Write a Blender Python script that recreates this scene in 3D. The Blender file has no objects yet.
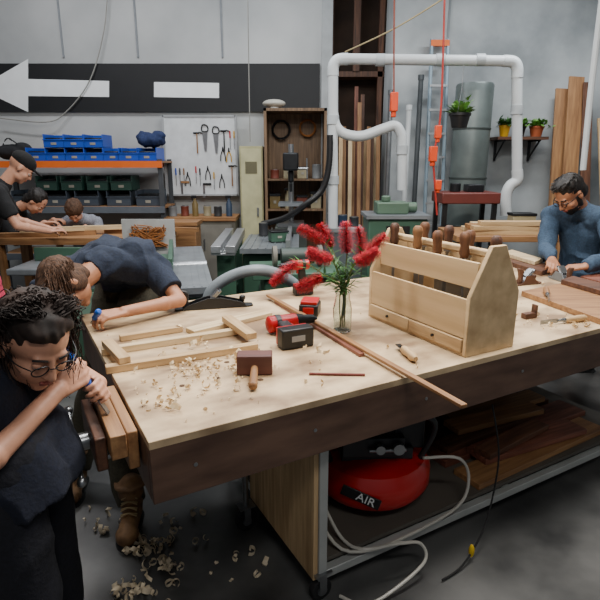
import bpy, bmesh, math, random
from mathutils import Vector, Matrix, Euler, noise
random.seed(7)
V=Vector
# ---------------------------------------------------------------- camera calibration
H=1.58; TH=math.radians(15); F=520.0
SN,CS=math.sin(TH),math.cos(TH)
def ray(px,py):
    a=(px-300)/F; b=(300-py)/F
    return V((a,CS+b*SN,-SN+b*CS))
def on(px,py,z):
    r=ray(px,py); t=(z-H)/r.z
    return V((0,0,H))+r*t
def at(px,py,Y):
    r=ray(px,py); return V((0,0,H))+r*(Y/r.y)
def hx(s):
    s=s.lstrip('#'); o=[]
    for i in (0,2,4):
        c=int(s[i:i+2],16)/255
        o.append(c/12.92 if c<=.04045 else ((c+.055)/1.055)**2.4)
    return o
# ---------------------------------------------------------------- materials
MC={}
def mat(name,c,rough=.6,metal=0,var=.12,scale=8,bump=0,stretch=(1,1,1),c2=None,trans=0,emit=0,coat=0,detail=5,contrast=.0):
    if name in MC: return MC[name]
    m=bpy.data.materials.new(name); m.use_nodes=True
    nt=m.node_tree; N=nt.nodes; L=nt.links
    p=N['Principled BSDF']
    if isinstance(c,str): c=hx(c)
    if isinstance(c2,str): c2=hx(c2)
    tc=N.new('ShaderNodeTexCoord'); mp=N.new('ShaderNodeMapping'); nz=N.new('ShaderNodeTexNoise'); cr=N.new('ShaderNodeValToRGB')
    mp.inputs['Scale'].default_value=stretch
    nz.inputs['Scale'].default_value=scale; nz.inputs['Detail'].default_value=detail
    L.new(tc.outputs['Object'],mp.inputs['Vector']); L.new(mp.outputs[0],nz.inputs['Vector'])
    L.new(nz.outputs['Fac'],cr.inputs['Fac'])
    a=[max(0,x*(1-var)) for x in c]; b=[min(1,x*(1+var)) for x in c] if c2 is None else c2
    e=cr.color_ramp.elements
    e[0].position=.3+contrast; e[1].position=.7-contrast
    e[0].color=(*a,1); e[1].color=(*b,1)
    L.new(cr.outputs[0],p.inputs['Base Color'])
    p.inputs['Roughness'].default_value=rough; p.inputs['Metallic'].default_value=metal
    if trans: p.inputs['Transmission Weight'].default_value=trans; p.inputs['IOR'].default_value=1.45
    if coat: p.inputs['Coat Weight'].default_value=coat
    if bump:
        bp=N.new('ShaderNodeBump'); bp.inputs['Strength'].default_value=bump; bp.inputs['Distance'].default_value=.01
        L.new(nz.outputs['Fac'],bp.inputs['Height']); L.new(bp.outputs[0],p.inputs['Normal'])
    MC[name]=m; return m
def wood(name,c,c2,axis=0,rough=.55,scale=5,bump=.15):
    st=[9,9,9]; st[axis]=.7
    return mat(name,c,rough,0,.1,scale,bump,tuple(st),c2,detail=6)
pine=[wood('pine_%d'%i,'#a9885f','#cfb084',i) for i in range(3)]
oak=[wood('oak_%d'%i,'#7d5636','#a47a50',i) for i in range(3)]
walnut=[wood('walnut_%d'%i,'#3d2418','#6a4530',i) for i in range(3)]
red_wood=[wood('redwood_%d'%i,'#5a2f22','#8a5644',i) for i in range(3)]
pale=[wood('pale_%d'%i,'#bda27a','#dbc49c',i) for i in range(3)]
ply=wood('plywood_birch','#bf9f74','#dcbf93',0,.55,1.6,.04)
steel=mat('steel','#9a9da0',.32,.9,.1,20)
iron=mat('cast_iron','#7d8388',.4,.5,.15,10)
darkmetal=mat('dark_metal','#26282b',.4,.6,.2,15)
black=mat('black_plastic','#141416',.45,0,.2,20)
rubber=mat('rubber','#1b1b1c',.8,0,.2,20)
redp=mat('red_plastic','#b3101a',.35,0,.08,10)
redpaint=mat('red_paint','#b01212',.35,0,.1,4,coat=.3)
pvc=mat('pvc','#c6cbcd',.4,0,.05,6)
white=mat('white_paint','#dcdedd',.5,0,.05,6)
orange=mat('orange_paint','#d9651b',.5,0,.08,6)
bluep=mat('blue_plastic','#1a49b0',.4,0,.12,6)
green=mat('machine_green','#375646',.45,.0,.2,4)
leafm=mat('leaf','#3a6a2c',.5,0,.35,30)
leafl=mat('leaf_light','#5f8f3a',.5,0,.3,30)
flower=mat('bloom_red','#b00420',.75,0,.3,90,c2='#f0344c')
skin=mat('skin','#ab7658',.5,0,.1,25,.03)
skin2=mat('skin_light','#c28e74',.5,0,.1,25,.03)
yel=mat('yellow_paint','#c99a16',.4)
def cloth(n,c,v=.25): return mat(n,c,.9,0,v,90,.25)
# ---------------------------------------------------------------- builder
class B:
    def __init__(s): s.bm=bmesh.new()
    def _m(s,vs,M,mi):
        bmesh.ops.transform(s.bm,matrix=M,verts=vs)
        if mi:
            fs=set()
            for v in vs: fs.update(v.link_faces)
            for f in fs: f.material_index=mi
    def box(s,c,d,rot=(0,0,0),mi=0):
        r=bmesh.ops.create_cube(s.bm,size=1)
        R=rot if isinstance(rot,Matrix) else Euler(rot).to_matrix()
        s._m(r['verts'],Matrix.Translation(c)@R.to_4x4()@Matrix.Diagonal((*d,1)),mi); return s
    def cyl(s,p1,p2,r1,r2=None,n=16,mi=0,cap=True):
        p1=V(p1);p2=V(p2);d=p2-p1
        if d.length<1e-6: return s
        if r2 is None:r2=r1
        r=bmesh.ops.create_cone(s.bm,cap_ends=cap,segments=n,radius1=r1,radius2=r2,depth=d.length)
        M=Matrix.Translation((p1+p2)/2)@d.to_track_quat('Z','Y').to_matrix().to_4x4()
        s._m(r['verts'],M,mi); return s
    def ell(s,c,r,rot=None,mi=0,n=16):
        if not hasattr(r,'__len__'): r=(r,r,r)
        q=bmesh.ops.create_uvsphere(s.bm,u_segments=n,v_segments=max(6,n*3//4),radius=1)
        R=Matrix.Identity(3) if rot is None else (rot if isinstance(rot,Matrix) else Euler(rot).to_matrix())
        s._m(q['verts'],Matrix.Translation(c)@R.to_4x4()@Matrix.Diagonal((*r,1)),mi); return s
    def cap(s,p1,p2,r1,r2=None,n=16,mi=0):
        if r2 is None:r2=r1
        s.cyl(p1,p2,r1,r2,n,mi); s.ell(p1,r1,mi=mi,n=n); s.ell(p2,r2,mi=mi,n=n); return s
    def tube(s,pts,r,n=8,mi=0,smooth=True,closed=False):
        pts=[V(p) for p in pts]
        if smooth and len(pts)>2:
            o=[];P=pts
            m=len(P)
            for i in range(m if closed else m-1):
                p0=P[(i-1)%m] if closed else P[max(i-1,0)];p1=P[i];p2=P[(i+1)%m];p3=P[(i+2)%m] if closed else P[min(i+2,m-1)]
                K=3 if n<5 else 6
                for k in range(K):
                    t=k/K
                    o.append(.5*((2*p1)+(p2-p0)*t+(2*p0-5*p1+4*p2-p3)*t*t+(3*p1-p0-3*p2+p3)*t**3))
            if not closed: o.append(P[-1])
            pts=o
        m=len(pts); rings=[]; up=None
        for i,p in enumerate(pts):
            t=(pts[(i+1)%m]-pts[i-1]) if closed else (pts[min(i+1,m-1)]-pts[max(i-1,0)])
            t.normalize()
            if up is None:
                up=V((0,0,1)) if abs(t.z)<.9 else V((1,0,0))
            up=(up-t*up.dot(t))
            if up.length<1e-5: up=t.orthogonal()
            up.normalize(); sd=t.cross(up)
            rr=r[min(len(r)-1,int(i*len(r)/m))] if hasattr(r,'__len__') else r
            rings.append([s.bm.verts.new(p+(up*math.cos(a)+sd*math.sin(a))*rr) for a in [2*math.pi*k/n for k in range(n)]])
        for i in range(m if closed else m-1):
            A=rings[i];C=rings[(i+1)%m]
            for k in range(n):
                f=s.bm.faces.new((A[k],A[(k+1)%n],C[(k+1)%n],C[k])); f.material_index=mi
        if not closed:
            for R in (rings[0],rings[-1]):
                f=s.bm.faces.new(R); f.material_index=mi
        return s
    def prism(s,poly,depth,M=Matrix.Identity(4),mi=0):
        a=[s.bm.verts.new(M@V((x,y,0))) for x,y in poly]; b=[s.bm.verts.new(M@V((x,y,depth))) for x,y in poly]
        n=len(poly)
        fs=[s.bm.faces.new(a[::-1]),s.bm.faces.new(b)]
        for i in range(n): fs.append(s.bm.faces.new((a[i],a[(i+1)%n],b[(i+1)%n],b[i])))
        for f in fs: f.material_index=mi
        return s
    def lathe(s,prof,n=20,M=Matrix.Identity(4),mi=0,closed=False):
        rings=[]
        for r,z in prof:
            rings.append([s.bm.verts.new(M@V((max(r,1e-4)*math.cos(2*math.pi*k/n),max(r,1e-4)*math.sin(2*math.pi*k/n),z))) for k in range(n)])
        for i in range(len(rings)-1):
            for k in range(n):
                f=s.bm.faces.new((rings[i][k],rings[i][(k+1)%n],rings[i+1][(k+1)%n],rings[i+1][k])); f.material_index=mi
        for R in (rings[0],rings[-1]):
            f=s.bm.faces.new(R); f.material_index=mi
        return s
def link(o): bpy.context.scene.collection.objects.link(o); return o
def setm(o,label,cat,group=None):
    if label:o['label']=label
    if cat:o['category']=cat
    if group:o['group']=group
    return o
def wmat(o):
    M=o.matrix_basis.copy()
    while o.parent is not None:
        o=o.parent; M=o.matrix_basis@M
    return M
def mk(name,b,mats,parent=None,loc=(0,0,0),rot=(0,0,0),bevel=0,label=None,cat=None,group=None,world=False,ang=35,kind=None):
    """local geometry placed at loc/rot; world=True: geometry given in room coordinates"""
    bmesh.ops.recalc_face_normals(b.bm,faces=b.bm.faces[:])
    me=bpy.data.meshes.new(name)
    if world:
        if parent is not None: M=wmat(parent).inverted()
        else:
            if loc==(0,0,0):
                xs=[v.co for v in b.bm.verts]
                loc=(sum(c.x for c in xs)/len(xs),sum(c.y for c in xs)/len(xs),min(c.z for c in xs))
            M=Matrix.Translation(loc).inverted()
        bmesh.ops.transform(b.bm,matrix=M,verts=b.bm.verts[:])
    b.bm.to_mesh(me); b.bm.free()
    me.shade_smooth(); me.set_sharp_from_angle(angle=math.radians(ang))
    if not isinstance(mats,(list,tuple)): mats=[mats]
    for m in mats: me.materials.append(m)
    o=link(bpy.data.objects.new(name,me))
    if parent is not None:
        o.parent=parent
        if not world: o.location=loc; o.rotation_euler=rot
    else:
        o.location=loc
        if not world: o.rotation_euler=rot
    if bevel:
        m=o.modifiers.new('bevel','BEVEL'); m.width=bevel; m.segments=2; m.limit_method='ANGLE'; m.angle_limit=math.radians(40)
    if kind:o['kind']=kind
    setm(o,label,cat,group)
    return o
def thing(name,label,cat,loc=(0,0,0),rz=0,rot=None,group=None):
    e=link(bpy.data.objects.new(name,None)); e.empty_display_size=.05
    R=Euler(rot) if rot is not None else Euler((0,0,rz))
    e.matrix_basis=Matrix.Translation(loc)@R.to_matrix().to_4x4()
    return setm(e,label,cat,group)
def clone(t,loc,rot=(0,0,0),label=None,scale=1):
    o=t.copy(); link(o)
    o.matrix_basis=Matrix.Translation(loc)@Euler(rot).to_matrix().to_4x4()@Matrix.Scale(scale,4)
    if label:o['label']=label
    def rec(src,dst):
        for c in list(src.children):
            if c.name in done: continue
            k=c.copy(); link(k); k.parent=dst; k.matrix_parent_inverse=c.matrix_parent_inverse.copy(); done.add(k.name); rec(c,k)
    done=set(); rec(t,o)
    return o
def remesh(o,voxel,it=3,fold=0,fs=6,ridge=False):
    m=o.modifiers.new('r','REMESH'); m.mode='VOXEL'; m.voxel_size=voxel; m.use_smooth_shade=True
    if it:
        s=o.modifiers.new('s','SMOOTH'); s.factor=.5; s.iterations=it
    bpy.context.view_layer.update()
    dg=bpy.context.evaluated_depsgraph_get()
    me=bpy.data.meshes.new_from_object(o.evaluated_get(dg)); mm=o.data.materials[:]
    o.modifiers.clear(); o.data=me
    if not me.materials:
        for k in mm: me.materials.append(k)
    if fold:
        ns=[v.normal.copy() for v in me.vertices]
        for v,nn in zip(me.vertices,ns):
            c=v.co
            if ridge:
                w_=noise.noise(V((c.x*4,c.y*4,c.z*4)))*.8
                q=(1-abs(noise.noise(V((c.x*fs+w_,c.y*fs,c.z*fs*.55+w_))))*3.2)
                q=max(q,-.2)*.9+.35*noise.noise(V((c.x*fs*2.3+5,c.y*fs*2.3,c.z*fs*1.4)))
            else: q=noise.noise(V((c.x*fs,c.y*fs,c.z*fs*.6)))+.5*noise.noise(V((c.x*fs*2.3+5,c.y*fs*2.3,c.z*fs*1.4)))
            v.co=c+nn*q*fold
    me.shade_smooth()
def textmesh(s,size,m,parent,M,ext=.001,name='lettering'):
    cu=bpy.data.curves.new('t','FONT'); cu.body=s; cu.size=size; cu.extrude=ext; cu.align_x='CENTER'; cu.align_y='CENTER'
    o=link(bpy.data.objects.new('t',cu)); bpy.context.view_layer.update()
    me=bpy.data.meshes.new_from_object(o.evaluated_get(bpy.context.evaluated_depsgraph_get())); bpy.data.objects.remove(o)
    me.materials.clear(); me.materials.append(m)
    n=link(bpy.data.objects.new(name,me)); n.parent=parent; n.matrix_local=M; return n
def wbox(x0,x1,y0,y1,z0,z1,b,mi=0): b.box(((x0+x1)/2,(y0+y1)/2,(z0+z1)/2),(abs(x1-x0),abs(y1-y0),abs(z1-z0)),mi=mi)
def X(px,Y,py=180): return at(px,py,Y).x
def Z(py,Y,px=300): return at(px,py,Y).z
# ---------------------------------------------------------------- room
conc=mat('concrete_floor','#2c2d2e',.35,0,.1,2.2,.15,c2='#636362',detail=12,contrast=.05)
wallg=mat('wall_grey','#979b9d',.8,0,.1,.8,.08,c2='#bdbfbf',detail=10)
wallc=mat('wall_concrete','#7d8386',.85,0,.1,1.2,.2,c2='#b2b7b9',detail=12,contrast=.04)
def struct(name,c,d,m):
    b=B(); b.box((0,0,0),d); return mk(name,b,m,loc=c,kind='structure')
struct('floor',(0,2,-.05),(11,12,.1),conc)
XR=at(328,100,6.5).x; XR2=at(386,100,6.5).x
struct('wall_back',((-5+XR)/2,6.6,2.4),(XR+5,.2,4.8),wallg)
struct('wall_recess',((XR+XR2)/2,7.1,2.4),(XR2-XR+.4,.1,4.8),mat('brown_board','#2c2019',.8,0,.3,3,.1,c2='#4a372a'))
struct('wall_concrete_back',((XR2+5.2)/2,6.4,2.4),(5.2-XR2,.6,4.8),wallc)
struct('wall_left',(-5.1,1.6,2.4),(.2,10.2,4.8),wallg)
struct('wall_right',(4.8,1.6,2.4),(.2,10.2,4.8),wallc)
struct('ceiling',(0,1.6,4.85),(11,11,.1),mat('ceil','#3c3e40',.9))
for i,px in enumerate((62,137,222)):
    p=at(px,40,6.5); struct('trim_%d'%(i+1),(p.x,6.495,3.75),(.02,.012,2.05),mat('seam','#7b8085',.8))
struct('trim_4',(at(447,50,6.1).x,6.095,2.6),(.02,.012,4.2),mat('seam2','#7c8285',.8))
struct('trim_5',(XR-.02,6.5,2.4),(.12,.12,4.7),mat('post_white','#9fa3a5',.7))
# direction sign
zt=at(200,64,6.5).z; zb=at(200,112,6.5).z
sg=thing('direction_sign','long black painted board with white arrow and dashes','sign',(0,6.48,zb))
b=B(); x0=-4.4; x1=XR-.1
b.box(((x0+x1)/2,0,(zt-zb)/2),(x1-x0,.03,zt-zb)); mk('board',b,mat('sign_black','#101216',.6),sg)
def wp(px,py): p=at(px,py,6.46); return (p.x,p.z-zb)
MX=Matrix(((1,0,0,0),(0,0,-1,-.016),(0,1,0,0),(0,0,0,1)))
wht=mat('sign_white','#e4e8ea',.6,0,.04)
b=B(); b.prism([wp(-22,88),wp(28,59),wp(28,79),wp(109,81),wp(109,97),wp(28,96),wp(28,112)],.004,MX); mk('arrow',b,wht,sg)
b=B(); b.prism([wp(154,82),wp(219,83),wp(219,98),wp(154,97)],.004,MX); mk('dash',b,wht,sg)
# ---------------------------------------------------------------- lights
def lamp(x,y,z,e,sx=1.4,sy=.25,col=(.95,.97,1)):
    l=bpy.data.lights.new('tube','AREA'); l.shape='RECTANGLE'; l.size=sx; l.size_y=sy; l.energy=e; l.color=col
    o=link(bpy.data.objects.new('lamp_light',l)); o.location=(x,y,z-.06)
    t=thing('ceiling_lamp','unseen white fluorescent batten fixture hanging from the ceiling','lamp',(x,y,z),group='ceiling lamps')
    b=B(); b.box((0,0,0),(sx,sy,.06)); mk('housing',b,white,t)
    o.parent=t; o.location=(0,0,-.05)
warm=(1,.96,.90)
for x,y,z,e,c in ((-1.0,2.3,3.6,66,warm),(1.4,2.5,3.6,88,warm),(0,3.7,3.6,40,(.95,.97,1)),(-2.4,4.9,4.3,66,(.98,.98,1)),(2.4,4.8,3.6,56,(.93,.97,1)),(.4,1.7,3.3,74,warm),(-.3,5.3,4.2,40,(.93,.97,1)),(.6,-.6,3.4,36,(1,.98,.94))):  # last lamp, behind the camera, is an added fill to brighten under the bench
    lamp(x,y,z,e,col=c)
w=bpy.data.worlds.new('w'); bpy.context.scene.world=w; w.use_nodes=True
w.node_tree.nodes['Background'].inputs[0].default_value=(.70,.73,.8,1); w.node_tree.nodes['Background'].inputs[1].default_value=.26
# ---------------------------------------------------------------- main workbench
ZT=.88; AN=math.radians(29.3)
C0=V((-.389,1.195,0)); E1=V((math.cos(AN),math.sin(AN),0)); E2=V((-math.sin(AN),math.cos(AN),0))
def tb(s,e,z=ZT): return C0+E1*s+E2*e+V((0,0,z))
LT,WT=2.8,1.32
topm=mat('bench_top','#927658',.5,0,.2,4.2,.06,(1,1.6,1),'#d2b892',detail=14,contrast=.07)
aprm=mat('apron_brown','#523a2f',.5,0,.2,4,.05,(1,4,4),'#6f5445')
wb=thing('workbench','large workbench with pale plywood top and dark brown apron','workbench',C0,AN)
b=B(); b.box((LT/2,WT/2,ZT-.012),(LT,WT,.024)); mk('tabletop',b,topm,wb,bevel=.002)
b=B(); a=.165
b.box((LT/2,.014,ZT-.024-a/2+.003),(LT-.002,.028,a)); b.box((LT/2,WT-.014,ZT-.024-a/2+.003),(LT-.002,.028,a))
b.box((.014,WT/2,ZT-.024-a/2+.003),(.028,WT-.05,a)); b.box((LT-.014,WT/2,ZT-.024-a/2+.003),(.028,WT-.05,a))
mk('apron',b,aprm,wb,bevel=.002)
for s in (.12,.5,.95,1.45,2.0,2.5):
    b=B(); b.cyl((s,-.002,ZT-.10),(s,.002,ZT-.10),.006,n=10); mk('bolt',b,steel,wb)
hm=mat('hole','#4a3320',.9)
for s,e in ((.22,.42),(.3,.3),(.38,.42),(.28,.55),(.46,.32),(.42,.22),(.18,.3)):
    b=B(); b.cyl((s,e,ZT+.0002),(s,e,ZT+.0010),.010,n=14); mk('dog_hole',b,hm,wb)
# cart beneath
ct=thing('storage_cart','white steel frame cart with plywood side carrying the bench','cart',C0,AN)
fr=mat('frame_white','#b0b3b1',.45,.3)
hz=ZT-.024
t=.035
s0,s1,e0,e1=.6,2.65,.12,1.0
b=B()
for s in (s0,s1):
    for e in (e0,e1): b.box((s,e,(hz+.09)/2),(t,t,hz-.09))
for z in (.11,hz-.02):
    for e in (e0,e1): b.box(((s0+s1)/2,e,z),(s1-s0,t,t*.98))
    for s in (s0,1.62,s1): b.box((s,(e0+e1)/2,z),(t*.98,e1-e0,t*.9))
mk('frame',b,fr,ct,bevel=.003)
b=B(); b.box((s0-.028,(e0+.66)/2+.0,.40),(.018,.66-e0+.02,.60)); mk('side_panel',b,pine[2],ct)
b=B(); b.box(((s0+s1)/2,(e0+e1)/2,.137),(s1-s0+.02,e1-e0-.04,.018)); mk('lower_shelf',b,mat('shelf_grey','#57524b',.6,0,.15,5),ct)
b=B(); b.box((2.0,.78,.36),(1.2,.4,.016)); mk('middle_shelf',b,walnut[0],ct)
b=B(); b.box((1.65,e1+.02,.42),(2.1,.012,.6)); mk('back_panel',b,mat('cart_back','#3a2d24',.7),ct)
for k,(s,e) in enumerate(((s0,e0),(s0-.09,.60),(s1,e0),(s1,e1))):
    rw=.05 if k==1 else .042
    b=B(); b.cyl((s,e-.014,rw+.003),(s,e+.014,rw+.003),rw,n=24); w1=mk('caster',b,rubber,ct,bevel=.003)
    b=B(); b.cyl((s,e-.018,rw),(s,e+.018,rw),.02,n=16); b.box((s,e-.022,.08),(.03,.003,.085)); b.box((s,e+.022,.08),(.03,.003,.085)); b.box((s,e,.122),(.07,.06,.006)); b.cyl((s,e,.12),(s,e,.16 if k!=1 else .3),.012)
    mk('caster_bracket',b,steel,w1)
for i,(s,e,L,wd,z,mm,dr) in enumerate(((2.0,.66,1.0,.15,.3685,red_wood,0),(2.05,.85,1.0,.14,.3685,oak,.02),(1.95,.24,1.0,.15,.1465,oak,.03),(2.0,.44,1.1,.17,.1465,red_wood,0),(2.05,.66,.9,.2,.1465,walnut,0),(1.95,.28,.7,.13,.178,red_wood,-.08),(1.9,.47,.8,.1,.178,walnut,.05),(2.1,.62,.7,.12,.178,oak,-.03),(1.85,.30,.5,.09,.2095,walnut,.1),(2.05,.74,.8,.12,.40,walnut,.04),(1.95,.5,.6,.12,.2095,oak,-.1))):
    b=B(); b.box((0,0,.015),(L,wd,.03)); p=tb(s,e,z); mk('timber_board',b,mm[0],loc=tuple(p),rot=(0,0,AN+dr),bevel=.002,label='rough brown board stored on the cart shelf',cat='board',group='boards under the bench')
b=B(); b.box((0,0,.06),(.28,.22,.12)); b.box((0,0,.125),(.29,.23,.015)); mk('storage_crate',b,mat('crate_dk','#4a3a2c',.7),loc=tuple(tb(1.45,.82,.147)),rot=(0,0,AN),label='dark wooden crate on the cart shelf',cat='crate',bevel=.003)
# ---------------------------------------------------------------- end vise
vs=thing('bench_vise','wooden jawed vise bolted to the bench end','vise',tuple(tb(-.005,.27,0)),AN)
b=B(); b.box((-.016,0,.812),(.030,.34,.115)); mk('fixed_jaw',b,oak[1],vs,bevel=.004)
b=B(); b.box((-.095,0,.805),(.030,.28,.10)); mk('moving_jaw',b,walnut[1],vs,bevel=.004)
b=B(); b.cyl((-.19,0,.785),(-.02,0,.785),.013); b.cyl((-.165,0,.785),(-.112,0,.785),.026); b.cyl((-.1,-.10,.775),(-.02,-.10,.775),.009);b.cyl((-.1,.10,.775),(-.02,.10,.775),.009)
b.cyl((-.15,-.11,.72),(-.15,.11,.84),.007); b.ell((-.15,-.11,.72),.014); b.ell((-.15,.11,.84),.014)
mk('screw',b,steel,vs)
b=B(); b.box((-.0555,.02,.842),(.042,.42,.070)); mk('clamped_workpiece',b,oak[1],loc=tuple(tb(-.005,.27,0)),rot=(0,0,AN),bevel=.003,label='brown timber rail clamped upright in the vise',cat='timber rail')
# ---------------------------------------------------------------- toolbox
A=on(465,358,ZT); Bq=on(368,316,ZT)
TL=(Bq-A).length; TW=.255
ang=math.atan2((Bq-A).y,(Bq-A).x)
tx=thing('toolbox','handmade pale plywood toolbox with gabled ends on the bench','toolbox',tuple(A+V((0,0,.0005))),ang)
W_=-TW
b=B(); b.box((TL/2,W_/2,.006),(TL-.03,TW-.02,.012)); mk('base',b,ply,tx)
def gable(x):
    b=B(); tk=.018
    poly=[(0,0),(W_,0),(W_,.225),(W_*.64,.405),(W_*.36,.405),(0,.225)]
    M=Matrix(((0,0,1,x),(1,0,0,0),(0,1,0,0),(0,0,0,1)))
    b.prism(poly,tk,M); return mk('gable_end',b,ply,tx,bevel=.003)
gable(0); gable(TL-.018)
for y in (-.008,W_+.008):
    b=B(); b.box((TL/2,y,.142),(TL-.037,.012,.148)); mk('side_panel',b,ply,tx,bevel=.001)
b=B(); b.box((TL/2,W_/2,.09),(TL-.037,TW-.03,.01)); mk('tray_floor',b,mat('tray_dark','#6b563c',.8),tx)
for y in (-.052,W_+.052):
    b=B(); b.box((TL/2,y,.296),(TL-.037,.014,.098)); mk('upper_panel',b,ply,tx,bevel=.001)
b=B(); b.box((TL/2,W_/2,.368),(TL-.037,.026,.03)); mk('carrying_handle',b,ply,tx,bevel=.008)
for ii,(x0_,x1_,mm,zz0,zz1) in enumerate(((.020,TL*.52,pine[0],.013,.064),(TL*.53,TL-.020,ply,.013,.064))):
    b=B(); b.box(((x0_+x1_)/2,-.002,(zz0+zz1)/2),(x1_-x0_,.016,zz1-zz0)); d=mk('drawer',b,mm,tx,bevel=.003)
    b=B(); b.cyl(((x0_+x1_)/2,.004,.04),((x0_+x1_)/2,.014,.04),.005,.006,12); mk('knob',b,darkmetal,d)
b=B(); b.box((TL/2,-.006,.006),(TL-.037,.012,.010)); mk('bottom_rail',b,ply,tx)
b=B(); b.box((TL/2,W_+.008,.04),(TL-.037,.012,.055)); mk('rear_panel',b,ply,tx)
def inbox(x,y,z): return tx.matrix_basis@V((x,y,z))
def chisel(label,loc,rot,hm=oak[2],bl=.16,sc=1,group=None,hl=.12):
    t=thing('chisel',label,'chisel',loc,rot=rot,group=group)
    b=B(); b.lathe([(.006*sc,0),(.010*sc,.002),(.0145*sc,.02),(.012*sc,.045),(.0155*sc,.075),(.0145*sc,hl-.01),(.009*sc,hl)],16,Matrix.Translation((0,0,bl)));mk('handle',b,hm,t)
    b=B(); b.lathe([(.011*sc,bl-.006),(.010*sc,bl+.010)],14); b.cyl((0,0,bl-.04),(0,0,bl),.005,.008,10); b.prism([(-.010,0),(.010,0),(.010,bl-.04),(.004,bl-.03),(-.004,bl-.03),(-.010,bl-.04)],.003,Matrix(((1,0,0,0),(0,0,1,-.0015),(0,1,0,0),(0,0,0,1)))); mk('blade',b,steel,t)
    return t
mid_=wood('handle_mid','#5c3a24','#86593a',2)
for i,(x,bl,y,m) in enumerate(((.06,.235,-.040,walnut[2]),(.12,.245,.040,mid_),(.18,.24,-.040,mid_),(.26,.235,.040,mid_),(.31,.245,-.040,walnut[2]),(.39,.24,.040,oak[2]),(.45,.245,-.040,mid_),(TL-.06,.235,.040,walnut[2]))):
    chisel('turned wooden handled chisel standing upright in the toolbox',tuple(inbox(x,W_/2+y,.097)),(random.uniform(-.03,.03),random.uniform(-.05,.05),random.random()*3),m,bl,sc=1.4,group='handled chisels in the toolbox',hl=.10)
hs=thing('hand_saw','tenon saw with brown wooden handle in the toolbox','saw',tuple(inbox(.07,-.225,.13)),ang+.0)
b=B(); b.box((.2,0,.04),(.26,.002,.07)); b.box((.2,0,.08),(.26,.008,.014)); mk('blade',b,steel,hs)
b=B(); b.tube([(.07,0,.05),(.03,0,.05),(0,0,.1),(.0,0,.17),(.035,0,.2),(.07,0,.17),(.075,0,.1)],.012,8,closed=True); mk('handle',b,walnut[0],hs)
# ---------------------------------------------------------------- jar and bottlebrush flowers
J=on(342,331,ZT)
gl=mat('glass','#e8f0ee',.03,0,.02,5,trans=1)
b=B(); b.lathe([(.001,.0),(.034,.0),(.039,.006),(.040,.100),(.034,.130),(.030,.142),(.030,.165),(.034,.168),(.034,.173),(.0285,.173),(.0275,.142),(.031,.128),(.037,.10),(.036,.008),(.001,.006)],28)
mk('glass_jar',b,gl,loc=(J.x,J.y,J.z+.0005),label='clear glass jar holding red bottlebrush flowers on the bench',cat='jar')
heads=[((298,262),(272,284),-.04),((321,276),(297,288),-.10),((325,243),(299,228),0.05),((331,260),(308,250),-.06),((347,253),(346,222),.0),((361,254),(358,227),.04),((366,251),(386,235),-.02),((331,247),(320,224),.07),((356,262),(378,250),-.08)]
random.seed(3)
stm=mat('stem','#5b6a34',.6)
for k,((ax,ay),(bx,by),dy) in enumerate(heads):
    base=J+V((random.uniform(-.012,.012),random.uniform(-.012,.012),.02))
    p1=at(ax,ay,J.y+dy); p2=at(bx,by,J.y+dy*1.3)
    t=thing('bottlebrush_flower','red bottlebrush flower with narrow green leaves in the glass jar','flower',tuple(base),group='bottlebrush flowers in the jar')
    neck=J+V((random.uniform(-.012,.012),random.uniform(-.012,.012),.173)); mid=neck.lerp(p1,.5)+V((0,0,.02))
    b=B(); b.tube([base,neck,mid,p1,p1.lerp(p2,.8)],.0024,6); mk('stem',b,stm,t,world=True)
    b=B(); ax_=(p2-p1); L=ax_.length; ax_.normalize(); q=ax_.to_track_quat('Z','Y'); sid=ax_.orthogonal().normalized()*.006*random.choice((-1,1))
    for i in range(1500):
        u=random.random(); a=random.random()*6.283; rr=random.uniform(.022,.036)*(1-.3*(abs(u-.45)*2)**3)
        c=p1+ax_*(L*u)+sid*math.sin(u*3.1); d=q@V((math.cos(a),math.sin(a),random.uniform(-.15,.55))); d.normalize(); e=c+d*rr+V((0,0,-.08*rr)); sd=d.cross(ax_).normalized()*.0008
        b.bm.faces.new([b.bm.verts.new(x) for x in (c-sd*.7,c+sd*.7,e+sd,e-sd)])
        if i%2==0:
            g2=d.cross(sd).normalized()*.0012; s2=sd.normalized()*.0012
            b.bm.faces.new([b.bm.verts.new(x) for x in (e-s2,e+g2,e+s2,e-g2)])
    b.cyl(p1,p1+ax_*L,.004,.003,8)
    mk('bloom',b,flower,t,world=True)
    b=B()
    for i in range(24):
        u=random.uniform(-.1,.95); c=(neck.lerp(p1,max(0,u)))+V((0,0,.008)); a=random.random()*6.28
        d=V((math.cos(a),math.sin(a),random.uniform(-.3,.9))).normalized(); l=random.uniform(.05,.09); sd=d.cross(V((0,0,1))).normalized()*.0055
        b.bm.faces.new([b.bm.verts.new(x) for x in (c,c+d*l*.5+sd,c+d*l,c+d*l*.5-sd)])
    mk('leaves',b,leafm,t,world=True)
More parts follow.
